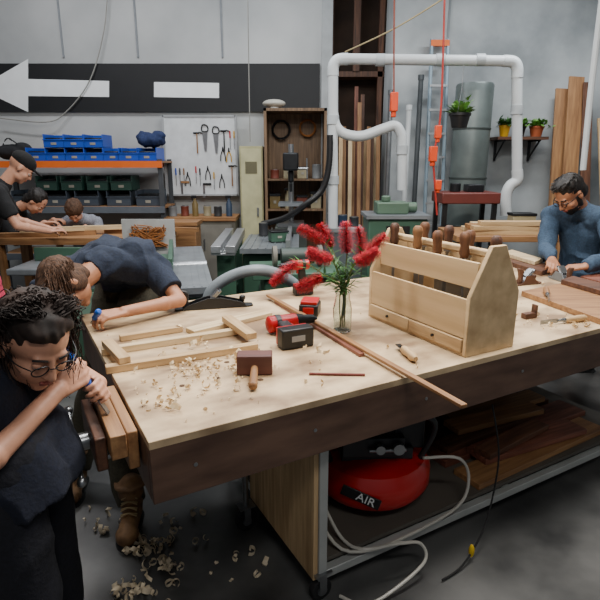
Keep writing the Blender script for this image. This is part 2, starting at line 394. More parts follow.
# ---------------------------------------------------------------- bench items
def stick(name,p,q,w,h,m,label,cat,z=ZT,zoff=0,group=None,bev=.002):
    P=on(p[0],p[1],z) if not isinstance(p,V) else p; Q=on(q[0],q[1],z) if not isinstance(q,V) else q
    d=Q-P; L=d.length; b=B(); b.box((L/2,0,h/2),(L,w,h))
    return mk(name,b,m,loc=(P.x,P.y,z+zoff+.0004),rot=(0,0,math.atan2(d.y,d.x)),bevel=bev,label=label,cat=cat,group=group)
g='chair rails lying on the bench'
stick('timber_rail',(106,373),(257,349),.034,.026,pine[0],'pale planed timber rail lying on the bench','timber rail',group=g)
stick('timber_rail',(102,355),(238,334),.032,.026,pale[0],'pale planed timber rail lying on the bench','timber rail',group=g)
stick('timber_rail',(120,341),(182,331),.03,.024,pine[0],'pale planed timber rail lying on the bench','timber rail',group=g)
stick('timber_rail',(227,327),(252,346),.045,.026,pine[0],'short pale timber rail joined across the other rails','timber rail',zoff=.0265,group=g)
stick('timber_rail',(108,352),(126,371),.04,.024,pine[0],'short pale timber rail joined across the other rails','timber rail',zoff=.0265,group=g)
stick('timber_rail',(190,334),(268,315),.07,.020,pale[0],'wide pale planed timber rail lying on the bench','timber rail',group=g)
stick('timber_batten',(268,299),(464,413),.022,.012,oak[0],'long thin brown batten overhanging the bench edge','batten',zoff=.0145)
stick('timber_batten',(276,303),(362,357),.022,.014,red_wood[0],'short dark red batten lying on the bench','batten')
stick('carpenter_pencil',(309,375),(365,376),.009,.008,mat('pencil_red','#6a2a22',.5),'dark red carpenter pencil lying on the bench','pencil')
# mallet
P=on(255,372,ZT); md=(on(252,402,ZT)-P).normalized()
ml=thing('mallet','square headed dark wooden mallet lying on the bench','mallet',(P.x,P.y,ZT+.001),math.atan2(md.y,md.x)+math.pi/2)
b=B(); b.box((0,0,.034),(.120,.062,.068)); mk('head',b,wood('mallet_wood','#55302a','#6e4238',0,scale=2,bump=.05),ml,bevel=.004)
b=B(); b.cyl((0,-.02,.026),(0,-.15,.016),.012,.014,12); b.ell((0,-.15,.016),(.0145,.01,.0145)); b.cyl((0,.03,.03),(0,.034,.03),.012,.012,12); mk('handle',b,oak[1],ml)
# loose chisel
P=on(418,366,ZT); Q=on(392,344,ZT); d=Q-P
t=thing('chisel','wooden handled bench chisel lying on the bench','chisel',(0,0,0)); t.matrix_basis=Matrix.Translation((P.x,P.y,ZT+.018))@(d.to_track_quat('Z','Y').to_matrix().to_4x4())
b=B(); b.lathe([(.009,.02),(.017,.045),(.014,.075),(.017,.105),(.014,.125),(.008,.13)],16); mk('handle',b,pine[2],t)
b=B(); b.box((0,0,.15),(.020,.003,.06)); b.cyl((0,0,.12),(0,0,.15),.009,.006,10); mk('blade',b,darkmetal,t)
# cordless drill lying on its side
def drill(label,loc,rz,lie=True,sc=1):
    R=Matrix.Translation(loc)@Matrix.Rotation(rz,4,'Z')@(Matrix.Identity(4) if lie else Matrix.Rotation(math.radians(90),4,'X'))@Matrix.Scale(sc,4)
    t=thing('cordless_drill',label,'drill',loc); t.matrix_basis=R
    b=B(); b.cyl((-.075,.17,0),(.03,.17,0),.032,.030,20); b.ell((-.075,.17,0),(.014,.032,.032)); mk('motor_housing',b,redp,t,bevel=.002)
    b=B(); b.cyl((-.055,.17,0),(-.035,.17,0),.0335,.0335,20); mk('housing_band',b,black,t)
    b=B(); b.cyl((.03,.17,0),(.06,.17,0),.029,.024,20); b.cyl((.06,.17,0),(.105,.17,0),.021,.016,20); b.cyl((.105,.17,0),(.12,.17,0),.008,.006,12); mk('chuck',b,darkmetal,t)
    b=B(); b.prism([(-.055,.15),(-.01,.15),(-.018,.06),(-.028,.045),(-.07,.045),(-.062,.1)],.034,Matrix.Translation((0,0,-.017))); mk('grip',b,black,t,bevel=.007)
    b=B(); b.box((-.008,.128,0),(.014,.026,.014)); mk('trigger',b,redp,t,bevel=.003)
    bt=B(); bt.box((-.045,.006,0),(.12,.05,.07)); k=mk('battery',bt,black,t,bevel=.006)
    b=B(); b.box((-.045,.038,0),(.115,.016,.062)); mk('battery_clip',b,redp,k,bevel=.003)
    b=B(); b.box((-.045,-.0195,0),(.05,.002,.02)); mk('battery_label',b,mat('lab_gr','#8a8a8a',.5),k)
    return t
P=on(299,346,ZT); Q=on(272,326,ZT); d=Q-P
drill('red and black cordless drill lying on its side on the bench',(P.x+.035,P.y+.01,ZT+.041),math.atan2(d.y,d.x)-math.pi/2,True,1.12)
P=on(310,314,ZT)
bp=thing('battery_pack','black and red tool battery pack on the bench','battery',(P.x,P.y,ZT+.001),math.radians(-10))
b=B(); b.box((0,0,.028),(.09,.11,.056)); mk('case',b,black,bp,bevel=.007)
b=B(); b.box((0,0,.064),(.078,.10,.014)); mk('terminal_cover',b,redp,bp,bevel=.003)
b=B(); b.box((0,-.056,.03),(.05,.004,.03)); mk('face_label',b,redp,bp,bevel=.001)
P=on(300,300,ZT); drill('second red cordless drill standing near the flower jar',(P.x-.02,P.y+.1,ZT+.021),math.radians(200),False,.85)
def plane(label,loc,rz,L=.26,bodym=darkmetal,sc=1,hm=None):
    hm=hm or walnut[2]
    t=thing('hand_plane',label,'hand plane',loc,rz)
    b=B(); b.prism([(-L/2,-.03),(L/2-.02,-.03),(L/2,-.02),(L/2,.02),(L/2-.02,.03),(-L/2,.03)],.008)
    for y in (-.029,.029):
        b.prism([(-L/2+.03,.0),(L/2-.03,.0),(L/2-.06,.025),(.03,.05),(-.03,.05),(-L/2+.06,.02)],.004,Matrix(((1,0,0,0),(0,0,1,y-.002),(0,1,0,.004),(0,0,0,1))))
    mk('body',b,bodym,t,bevel=.001)
    b=B(); b.box((.0,0,.05),(.10,.048,.006),rot=(0,-.8,0)); b.box((.005,0,.065),(.05,.04,.012),rot=(0,-.8,0)); mk('blade',b,steel,t)
    b=B(); b.lathe([(.012,.008),(.008,.02),(.016,.04),(.014,.05),(.004,.054)],14,Matrix.Translation((L/2-.05,0,0))); mk('front_knob',b,hm,t)
    b=B(); b.prism([(-.02,0),(.02,0),(.012,.03),(.016,.07),(.0,.085),(-.03,.09),(-.018,.06),(-.012,.03)],.022,Matrix(((1,0,0,-L/2+.055),(0,0,1,-.011),(0,1,0,.008),(0,0,0,1)))); mk('rear_handle',b,hm,t,bevel=.006)
    return t
P=on(214,308,ZT); plane('black iron hand plane resting on the bench',(P.x,P.y+.01,ZT+.001),math.radians(14),.38,black,hm=black)
def slab(name,pl,h,m,label,cat,z=ZT,zo=0):
    c=[on(x,y,z) for x,y in pl]; o=c[0]; b=B(); b.prism([(p.x-o.x,p.y-o.y) for p in c],h)
    return mk(name,b,m,loc=(o.x,o.y,z+zo+.0006),bevel=.002,label=label,cat=cat)
slab('timber_plank',[(521,296),(603,326),(640,312),(560,288)],.028,oak[0],'thick brown plank lying on the bench near the man','plank')
slab('timber_plank',[(580,281),(640,298),(660,290),(604,276)],.03,red_wood[0],'reddish brown plank lying on the bench','plank')
slab('timber_plank',[(560,289),(610,304),(622,299),(572,285)],.026,walnut[0],'short dark plank stacked on the brown plank','plank',zo=.029)
slab('timber_plank',[(496,262),(541,276),(556,271),(511,258)],.03,walnut[0],'dark brown plank offcut lying on the bench','plank')
slab('timber_plank',[(502,260),(534,270),(542,267),(511,257)],.026,pale[0],'short pale offcut stacked on a dark plank','plank',zo=.031)
P=on(562,281,ZT); plane('iron hand plane with wooden handles standing on the bench',(P.x,P.y,ZT+.001),math.radians(100),.22,iron)
P=on(526,284,ZT); plane('small wooden bodied plane on the bench',(P.x,P.y,ZT+.001),math.radians(20),.2,walnut[0])
P=on(528,318,ZT); b=B(); b.box((0,0,.012),(.06,.03,.024)); b.box((.035,0,.03),(.01,.03,.06)); mk('marking_gauge',b,walnut[0],loc=(P.x,P.y,ZT+.001),rot=(0,0,.4),bevel=.002,label='dark wooden marking gauge on the bench',cat='gauge')
for i,(x,y,r) in enumerate(((540,326,.3),(548,309,1.2),(506,293,2.4))):
    Q=on(x,y,ZT)
    t=chisel('wooden handled chisel lying on the bench',(0,0,0),(0,0,0),[pine[2],oak[2],walnut[2]][i],.13,group='chisels lying by the planks')
    t.matrix_basis=Matrix.Translation((Q.x,Q.y,ZT+.016+(.029 if i==1 else 0)))@Matrix.Rotation(r,4,'Z')@Matrix.Rotation(math.pi/2,4,'Y')
P=on(544,262,ZT)
cl=thing('bar_clamp','dark steel bar clamp with a blue screw on the bench','clamp',(P.x,P.y,ZT+.001),math.radians(40))
b=B(); b.box((0,0,.08),(.03,.008,.16)); b.box((.04,0,.15),(.1,.014,.03)); b.box((.04,0,.05),(.1,.014,.03)); mk('bar',b,darkmetal,cl,bevel=.002)
b=B(); b.cyl((.085,0,.07),(.085,0,.15),.006); b.cyl((.085,0,.0),(.085,0,.06),.014,.012,12); mk('screw',b,bluep,cl)
# shavings
def curl(b,c,s):
    r=random.uniform(.5,1.1)*s; w=random.uniform(.2,.4)*s+.0008; n=random.randint(7,12); sp=random.uniform(3,9)
    R=Euler((random.gauss(0,.8),random.gauss(0,.8),random.random()*6)).to_matrix()
    pr=None; dz=random.uniform(.0,.35)*s
    for i in range(n):
        a=sp*i/n; rr=r*(1-.05*i); p=V((rr*math.cos(a),rr*math.sin(a),dz*i*.4))
        q=[R@(p+V((0,0,-w))),R@(p+V((0,0,w)))]
        q=[b.bm.verts.new(V(c)+x+V((0,0,r*.45+w))) for x in q]
        if pr: b.bm.faces.new((pr[0],pr[1],q[1],q[0]))
        pr=q
shv=mat('shaving','#dcc49c',.8,0,.1,20)
shv2=mat('shaving_white','#cbbda3',.8,0,.1,20)
b=B()
for (x,y,n,sd) in ((205,370,34,20),(180,388,24,26),(222,385,24,30),(160,405,16,20),(240,360,16,24),(300,365,18,50),(545,322,18,22),(270,400,10,40),(205,368,16,12),(575,330,14,14),(160,352,18,34),(220,415,8,30),(530,290,14,20)):
    for i in range(n):
        px=random.gauss(x,sd); py=random.gauss(y,sd*.34); p=on(px,py,ZT); q=p-C0
        if .04<q.dot(E1)<LT-.05 and .04<q.dot(E2)<WT-.05: curl(b,(p.x,p.y,ZT+.001),random.choice((.004,.005,.007,.010,.013,.018)))
mk('wood_shavings',b,shv,world=True,kind='stuff',label='curled pale wood shavings scattered on the bench top',cat='wood shavings')
b=B()
for (x,y,n,sd) in ((150,545,26,12),(164,568,20,10),(145,552,14,12),(120,596,10,10),(100,525,12,16),(170,520,9,22),(200,575,8,30),(150,590,14,25),(200,540,6,40)):
    for i in range(n):
        p=on(random.gauss(x,sd),random.gauss(y,sd*.4),0); curl(b,(p.x,p.y,.001),random.uniform(.01,.026))
mk('wood_shavings',b,shv2,world=True,kind='stuff',label='pale wood shavings scattered on the concrete floor',cat='wood shavings')
# ---------------------------------------------------------------- compressor
cp=thing('air_compressor','red pancake air compressor with black motor on the cart shelf','air compressor',(0,0,0))
cp.matrix_basis=Matrix.Translation(tb(1.03,.40,.147))@Matrix.Rotation(AN-.45,4,'Z')@Matrix.Scale(1.08,4)
b=B(); b.lathe([(.02,.03),(.15,.034),(.215,.055),(.238,.09),(.238,.15),(.215,.19),(.15,.215),(.02,.222)],40); mk('tank',b,redpaint,cp)
for a in (0.6,2.2,3.8,5.3):
    b=B(); b.cyl((.14*math.cos(a),.14*math.sin(a),0.0),(.13*math.cos(a),.13*math.sin(a),.06),.02,.016); mk('foot',b,rubber,cp)
motm=mat('motor_dark','#26282b',.45,.1,.2,10)
b=B(); b.cyl((-.15,0,.32),(.10,0,.32),.10,n=24); b.box((0,0,.235),(.28,.24,.05)); b.box((.14,0,.33),(.1,.18,.18)); b.ell((-.15,0,.32),(.035,.10,.10)); b.box((-.02,-.06,.275),(.24,.16,.08))
for k in range(6): b.cyl((-.11+.035*k,0,.32),(-.10+.035*k,0,.32),.107,n=24)
mk('motor',b,motm,cp,bevel=.006)
b=B(); b.tube([(-.18,-.09,.2),(-.21,-.14,.37),(-.1,-.15,.43),(.1,-.15,.43),(.21,-.14,.37),(.18,-.09,.2)],.012,10); mk('handle',b,motm,cp)
b=B(); b.cyl((.07,-.155,.285),(.07,-.175,.285),.022,n=20); b.cyl((-.04,-.155,.275),(.10,-.155,.275),.008); b.cyl((0,-.155,.285),(0,-.175,.285),.018,n=20); mk('gauge',b,steel,cp)
MT=Matrix.Rotation(-.34,4,'Z')@Matrix.Translation((0,-.2405,.128))@Matrix.Rotation(math.pi/2,4,'X')@Matrix.Rotation(-.30,4,'Z')
b=B(); b.box((0,0,.001),(.15,.044,.006)); o_=mk('name_plate',b,black,cp,bevel=.002); o_.matrix_local=MT
textmesh('AIR',.048,white,cp,MT@Matrix.Translation((.02,0,.005)))
b=B(); T=tb
b.tube([tb(1.1,.15,.42),tb(1.25,.10,.40),tb(1.32,.10,.28),tb(1.25,.085,.18),tb(.95,.065,.165),tb(.78,.085,.165),tb(.73,.18,.17),tb(.70,.3,.3)],.0065,8)
b.tube([tb(.70,.3,.3),tb(.67,.4,.45),tb(.66,.3,.3),tb(.70,.13,.165),tb(.9,.045,.17),tb(1.0,.03,.14),tb(1.0,.0,.08),tb(.85,-.01,.03),tb(.72,.0,.012),tb(.66,.08,.012)],.0065,8)
mk('air_hose',b,mat('hose_white','#b9b6ad',.3),world=True,label='thin coiled white air hose around the red compressor',cat='hose')
b=B(); b.tube([tb(1.42,.1,.6),tb(1.44,.06,.4),tb(1.40,.03,.25),tb(1.32,.0,.1),tb(1.17,-.04,.02),tb(1.05,-.05,.01)],.004,6); b.ell(tb(1.23,-.025,.05),(.012,.012,.03),mi=1)
mk('power_cord',b,[rubber,mat('yellow_plug','#d4b01c',.5)],world=True,label='black power cord with a yellow plug hanging off the cart',cat='cord')

# ---------------------------------------------------------------- people
def hand(b,w,f,n,th,s=1,curl=1.0,spread=.0):
    f=V(f).normalized(); n=V(n); n=(n-f*n.dot(f)).normalized(); S=f.cross(n)*th
    offs=(.031,.0105,-.0105,-.031); Ls=(.070,.078,.073,.058); kn=(.088,.092,.088,.080)
    w=V(w)
    for o,L,k in zip(offs,Ls,kn):
        K=w+f*k*s+S*o*s
        b.cap(w+S*o*.55*s,K,.0145*s,.011*s,12)
        a=.35*curl; p=K; r=.0092
        for seg,da in ((.45,.0),(.32,.65*curl),(.23,.55*curl)):
            a+=da; d=f*math.cos(a)+n*math.sin(a)+S*o*spread
            q=p+d.normalized()*L*seg*s*1.05; b.cap(p,q,r*s,(r-.0009)*s,10); p=q; r-=.0009
    p=w+f*.028*s+S*.026*s; d=(S*.62+f*.65+n*.4).normalized(); q=p+d*.042*s; b.cap(p,q,.013*s,.0105*s,10)
    d2=(S*.1+f*.75+n*.65*curl).normalized(); r_=q+d2*.032*s; b.cap(q,r_,.0105*s,.009*s,10); d3=(f*.75+n*.8*curl-S*.2).normalized(); b.cap(r_,r_+d3*.024*s,.009*s,.0075*s,10)
def grip(c,a,f0,sgn,s=1,off=.030):
    """wrist, finger dir and palm normal so the fingers close round the rod through c along a"""
    a=V(a).normalized(); f=V(f0); f=(f-a*f.dot(a)).normalized(); n=f.cross(a)*sgn
    return V(c)-f*.098*s-n*off*s,(tuple(f),tuple(n),1.75)
def frame(hf,hu):
    hf=V(hf).normalized(); hu=V(hu); hu=(hu-hf*hu.dot(hf)).normalized(); hs_=hf.cross(hu)
    return Matrix((hs_,hf,hu)).transposed()
def person(label,J,o):
    s=o.get('s',1.0); vx=o.get('voxel',.006); sk=o.get('skin',skin)
    g_=lambda k:V(J[k])
    pel,chest,neck,head=g_('pel'),g_('chest'),g_('neck'),g_('head')
    R=frame(J['hf'],J['hu']); hp=lambda x,y,z:head+R@V((x,y,z))*s*o.get('hs',1)
    hsz=s*o.get('hs',1)
    root=thing('person',label,'person',((pel.x,pel.y,0)))
    side=V(J.get('side',(g_('sR')-g_('sL')))).normalized()
    waist=pel.lerp(chest,.5)
    hR,hL=pel+side*.08*s-V((0,0,.03)),pel-side*.08*s-V((0,0,.03))
    fat=o.get('fat',1); am=o.get('arm',1)
    def torso(b,g,low=0.0):
        b.cap(pel-side*.06*s,pel+side*.06*s,(.105*fat+g)*s)
        for k in (-1,1):
            b.cap(pel+side*.055*k*s,waist+side*.045*k*s,(.10*fat+g)*s,(.092*fat+g)*s)
            b.cap(waist+side*.045*k*s,chest+side*.065*k*s,(.092*fat+g)*s,(.102*fat+g)*s)
            sh=g_('sR') if k>0 else g_('sL')
            b.cap(chest+side*.065*k*s,sh.lerp(neck,.25),(.092*fat+g)*s,(.058+g)*s)
            b.cap(neck.lerp(chest,.12),sh,(.050+g)*s,(.050+g)*s)
    b=B(); torso(b,0)
    b.cap(neck.lerp(chest,.1),hp(0,-.02,-.05),.052*s,.05*s)
    for k in ('R','L'):
        S_,E,W=g_('s'+k),g_('e'+k),g_('w'+k)
        b.cap(S_,E,.047*s*am,.038*s*am); b.cap(E,W,.038*s*am,.025*s); b.ell(E.lerp(W,.28),.0395*s*am)
        hd=J['h'+k]; hand(b,W,hd[0],hd[1],(1 if k=='R' else -1)*o.get('flip',1),s*.98*o.get('hand',1),hd[2] if len(hd)>2 else 1)
        hp_=hR if k=='R' else hL; K,A=g_('k'+k),g_('a'+k)
        b.cap(hp_,K,.072*s,.052*s); b.cap(K,A,.052*s,.036*s); b.ell(K.lerp(A,.28),.054*s)
        fd=V(J.get('f'+k,(0,1,0))).normalized(); b.cap(A-V((0,0,.05*s))-fd*.03,A+fd*.14*s-V((0,0,.06*s)),.033*s,.026*s)
    # head
    def E(x,y,z,rx,ry,rz,ex=None):
        b.ell(hp(x,y,z),(rx*hsz,ry*hsz,rz*hsz),R,n=24)
    E(0,-.012,.035,.076,.096,.088); E(0,.03,-.035,.062,.062,.075); E(0,.064,-.088,.026,.022,.022)
    for k in (-1,1):
        E(.034*k,.058,-.028,.028,.026,.028); E(.079*k,-.005,-.005,.008,.018,.03); E(.035*k,.02,-.065,.026,.045,.03)
    b.cap(hp(-.035,.078,.026),hp(.035,.078,.026),.011*hsz,n=12)
    b.cap(hp(0,.086,.02),hp(0,.108,-.024),.0075*hsz,.0115*hsz,12); E(.011,.098,-.028,.008,.009,.007);E(-.011,.098,-.028,.008,.009,.007)
    E(0,.082,-.052,.022,.014,.008); E(0,.080,-.064,.019,.013,.008)
    bo=mk('body',b,sk,root,world=True); remesh(bo,vx,3)
    if o.get('face',True):
        for k in (-1,1):
            b=B(); b.ell(hp(.031*k,.077,.006),.0125*hsz,n=14); e=mk('eye',b,mat('eye_white','#d8d0c8',.3),root,world=True)
            b=B(); b.ell(hp(.031*k,.0885,.004),(.0055*hsz,.002*hsz,.0055*hsz),R,n=10); mk('iris',b,mat('iris','#1c120c',.2),e,world=True)
            b=B(); b.ell(hp(.031*k,.0785,.010),(.0145*hsz,.0130*hsz,.0105*hsz),R,n=14); mk('eyelid',b,sk,e,world=True)
            b=B(); b.tube([hp(.015*k,.091,.027),hp(.03*k,.0905,.033),hp(.048*k,.078,.028)],.0032*hsz,6); mk('eyebrow',b,o['hairm'],root,world=True)
        b=B(); b.ell(hp(0,.0925,-.0535),(.021*hsz,.006*hsz,.0045*hsz),R); b.ell(hp(0,.091,-.0625),(.018*hsz,.006*hsz,.005*hsz),R); mk('lips',b,mat('lips','#9a5048',.4),root,world=True)
    if o.get('glasses'):
        b=B(); gr=o['glasses']*hsz
        for k in (-1,1):
            b.tube([hp(.032*k+.022*math.cos(a),.102-.004*abs(math.cos(a)),.005+.017*math.sin(a)) for a in [i*math.pi/5 for i in range(10)]],gr,6,closed=True)
            b.tube([hp(.054*k,.096,.01),hp(.080*k,.06,.012),hp(.086*k,0,.012),hp(.084*k,-.015,.0)],gr,6)
        b.tube([hp(-.011,.104,.01),hp(0,.108,.013),hp(.011,.104,.01)],gr,6)
        mk('glasses',b,darkmetal,root,world=True)
    # shirt
    b=B(); torso(b,.018)
    if o.get('collar',True): b.cyl(neck.lerp(chest,.1),neck.lerp(hp(0,-.02,-.05),.35),.064*s,.058*s)
    for k in ('R','L'):
        S_,E_,W=g_('s'+k),g_('e'+k),g_('w'+k)
        b.ell(S_,.066*s)
        if o.get('sleeve','short')=='short': b.cyl(S_,S_.lerp(E_,.70),.065*s,.062*s,20)
        else:
            b.cap(S_,E_,.064*s,.052*s); b.cyl(E_,E_.lerp(W,.96),.052*s,.036*s,20)
    dn=(pel-waist).normalized()
    for k in (-1,1): b.cyl(pel+side*.05*k*s,pel+side*.05*k*s+dn*.14*s,(.113*fat+.014)*s,(.118*fat+.014)*s,24)
    so=mk('shirt',b,o['shirt'],root,world=True); remesh(so,max(vx,.007),3,o.get('fold',.009),8,True)
    # trousers
    b=B(); b.cap(pel-side*.06*s,pel+side*.06*s,(.105*fat+.012)*s)
    for k,hh in (('R',hR),('L',hL)):
        K,A=g_('k'+k),g_('a'+k)
        b.cap(hh,K,.094*s,.072*s); b.cyl(K,A-V((0,0,.01)),.072*s,.062*s,20)
    po=mk('trousers',b,o['trousers'],root,world=True); remesh(po,max(vx,.008),3,.008,7,True)
    for k in ('R','L'):
        A=g_('a'+k); fd=V(J.get('f'+k,(0,1,0))).normalized(); z=V((0,0,1)); a0=V((A.x,A.y,0)); sdv=fd.cross(z)
        FR=Matrix((sdv,fd,z)).transposed()
        b=B(); q=lambda x,y,zz:a0+FR@V((x,y,zz))*s
        b.cap(q(0,-.03,.05),q(0,.13,.045),.043*s,.04*s); b.cap(q(0,0,.06),q(0,-.01,.17),.048*s,.058*s); b.ell(q(0,.15,.04),(.048*s,.055*s,.040*s),FR)
        b.tube([q(.06*math.cos(a),-.008+.062*math.sin(a),.185) for a in [i*math.pi/5 for i in range(10)]],.011*s,8,closed=True)
        sh=mk('boot',b,o['shoe'],root,world=True); remesh(sh,.006,2,.004,22)
        b=B(); b.ell(q(0,-.02,.0),(.047*s,.062*s,.03*s),FR); b.ell(q(0,.12,.0),(.054*s,.095*s,.03*s),FR); b.box(q(0,.04,.006),(.09*s,.13*s,.03*s),FR)
        for v in b.bm.verts:
            if v.co.z<.001: v.co.z=.001
        mk('sole',b,rubber,sh,world=True)
        b=B()
        for i in range(6): 
            yy,zz=.082-.017*i,.088+.017*i
            b.tube([q(-.034,yy-.006,zz-.004),q(0,yy+.008,zz+.012),q(.034,yy+.008,zz-.004)],.0032,6); b.tube([q(-.034,yy+.008,zz-.004),q(0,yy+.008,zz+.012),q(.034,yy-.006,zz-.004)],.0032,6)
        mk('laces',b,mat('lace','#b09a70',.8),sh,world=True)
    return root,hp,R,hsz
# woman with curly hair, both hands on a blue handled chisel
tip=tb(-.060,.22,.879); axc=V((-.18,-.02,.36)).normalized()
wR,hR_=grip(tip+axc*.150,axc,(.50,.80,.1),-1,.9)
wL,hL_=grip(tip+axc*.070,axc,(.55,-.75,0),1,.9)
J=dict(pel=(-.75,1.22,.86),chest=(-.79,1.21,1.02),neck=(-.755,1.215,1.08),head=(-.650,1.205,1.148),hf=(.60,-.50,-.50),hu=(.42,-.26,.84),
 sR=(-.785,1.08,1.04),sL=(-.75,1.36,1.07),eR=(-.725,.97,.90),wR=wR,hR=hR_,
 eL=(-.75,1.58,.93),wL=wL,hL=hL_,
 kR=(-.72,1.14,.46),kL=(-.74,1.31,.46),aR=(-.74,1.12,.1),aL=(-.76,1.33,.1),fR=(1,0,0),fL=(1,.1,0),side=(0,-1,0))
blackhair=mat('hair_black','#080606',.6,0,.4,60,.2,c2='#1a110d')
curlhair=mat('hair_curly_dark','#120b08',.8,0,.4,14,.1,c2='#35231a')
rt,hp,R,hsz=person('woman with long curly dark hair and glasses paring a clamped rail',J,dict(shirt=cloth('navy_black_cotton','#111626'),trousers=cloth('dark_denim','#15161f'),shoe=black,hairm=blackhair,glasses=.0018,voxel=.0045,skin=skin2,fat=.84,arm=.84,hs=.93,hand=.92,fold=.012))
b=B(); b.ell(hp(0,-.034,.050),(.086*hsz,.094*hsz,.084*hsz),R,n=24); b.ell(hp(0,.016,.088),(.068*hsz,.062*hsz,.038*hsz),R); b.ell(hp(0,-.06,-.04),(.085,.06,.10),R); b.ell(hp(.07,-.04,-.05),(.016,.035,.07),R); b.ell(hp(-.07,-.04,-.05),(.016,.035,.07),R)
ho=mk('hair',b,curlhair,rt,world=True); remesh(ho,.006,2,.010,26)
random.seed(5)
b=B(); n_=0
while n_<1900:
    d=V((random.gauss(0,1),random.gauss(-.35,1),random.gauss(.25,1))).normalized()
    if d.y>.12 and d.z<.72: continue
    if d.y>-.15 and d.z<.15: continue
    n_+=1
    st=hp(d.x*.083,-.025+d.y*.090,.045+d.z*.085); out=(R@d).normalized()
    front=max(0,d.y+.1)
    L=random.uniform(.05,.12)*(.45 if d.y>.1 else 1)+(.13*random.random() if d.y<-.1 else 0.0); pts=[]; ph=random.random()*6; cr_=random.uniform(.004,.012)*(.6 if d.y>.1 else 1); nn=9
    fr_=random.uniform(.8,1.8); pf=random.uniform(.012,.04)
    back=(R@V((0,-1,0))); sdx=(R@V((1 if d.x>0 else -1,0,0)))
    for k in range(nn):
        t_=k/(nn-1); base=st+out*(pf*math.sin(min(1,t_*1.5)*1.5))+V((0,0,-1))*L*(t_**1.6)*(1-.6*min(1,front*2))+(back*.05+sdx*.045*min(1,front*3))*t_*(.3+front)+V((random.gauss(0,.0013),random.gauss(0,.0013),random.gauss(0,.0013)))
        base+=(V((math.cos(ph+k*fr_),math.sin(ph+k*fr_),0))+V((0,0,math.sin(ph*2+k*fr_)))*.5)*cr_*(.3+t_)
        pts.append(base)
    b.tube(pts,[.0018,.0018,.0017,.0014,.0009],3)
mk('curls',b,curlhair,ho,world=True)
t=thing('chisel','blue handled chisel gripped by the woman over the clamped rail','chisel',(0,0,0))
t.matrix_basis=Matrix.Translation(tip)@axc.to_track_quat('Z','Y').to_matrix().to_4x4()
b=B(); b.lathe([(.007,.10),(.012,.11),(.011,.14),(.014,.20),(.014,.235),(.006,.243)],16); mk('handle',b,mat('handle_blue','#1b5cc0',.35),t)
b=B(); b.cyl((0,0,.06),(0,0,.102),.004,.006,10); b.box((0,0,.035),(.02,.003,.07)); mk('blade',b,steel,t)
# bending man in navy shirt
J=dict(pel=(-.93,2.76,.97),chest=(-.87,2.50,1.12),neck=(-.93,2.37,1.12),head=(-1.035,2.25,1.05),hf=(-.10,-.42,-.92),hu=(-.75,-.52,.30),
 sL=(-.715,2.50,1.08),sR=(-1.08,2.42,1.07),eL=(-.57,2.38,.94),wL=(-.765,2.17,.945),hL=((-.75,-.6,.0),(-.2,.1,-1),1.3),
 eR=(-1.22,2.25,.95),wR=(-1.05,2.06,.955),hR=((.7,-.5,0),(.2,0,-1),1.3),
 kR=(-1.06,2.52,.52),kL=(-.95,2.32,.5),aR=(-1.12,2.30,.1),aL=(-.76,2.03,.1),fR=(.2,-.95,0),fL=(.15,-.95,0),side=(-1,-.1,0))
brownhair=mat('hair_brown','#2c1a10',.8,0,.3,60,.2,c2='#5c3e28',stretch=(1,4,1))
rt,hp,R,hsz=person('man in navy t-shirt bending low over the bench end',J,dict(shirt=cloth('navy_cotton','#1a2436'),trousers=cloth('olive_canvas','#403c2f'),shoe=mat('boot_leather','#5c4028',.65,0,.2,18,.25,c2='#94704a'),hairm=brownhair,voxel=.0045,skin=skin,arm=.86,fat=.88,fold=.015))
b=B(); b.ell(hp(0,-.022,.045),(.083,.100,.086),R,n=24); b.ell(hp(0,-.05,-.03),(.07,.05,.07),R); b.ell(hp(0,.03,.093),(.066,.056,.032),R)
for k in (-1,1): b.ell(hp(.07*k,-.01,-.01),(.016,.045,.06),R)
ho=mk('hair',b,brownhair,rt,world=True); remesh(ho,.006,2,.006,25)
b=B()
for i in range(1500):
    a=random.uniform(0,math.pi*2); d=V((math.cos(a),math.sin(a)*.9,random.uniform(-.3,1))).normalized()
    st=hp(d.x*.082,-.02+d.y*.098,.042+d.z*.087); out=R@d; L=random.uniform(.07,.16); wv=random.uniform(-.014,.014); o2=random.uniform(.010,.028); w2=random.uniform(-.014,.014)
    b.tube([st,st+out*o2*.6+V((wv*.4,w2*.4,-.15*L)),st+out*o2+V((-wv*.6,wv,-.55*L)),st+out*o2*.6+V((wv,w2,-L))],[.0017,.0017,.0013,.0008],3)
mk('locks',b,brownhair,ho,world=True)
b=B(); t=thing('chisel','blue handled chisel held by the bending man','chisel',(0,0,0))
tipm=tb(.02,1.12,.885); top=V((-.86,2.09,.945)); d=top-tipm
t.matrix_basis=Matrix.Translation(top)@d.to_track_quat('Z','Y').to_matrix().to_4x4()
b.lathe([(.007,-.02),(.012,-.01),(.011,.02),(.014,.07),(.013,.09),(.006,.098)],16); mk('handle',b,MC['handle_blue'],t)
b=B(); b.cyl((0,0,-.1),(0,0,-.018),.006,.006,10); mk('blade',b,steel,t)
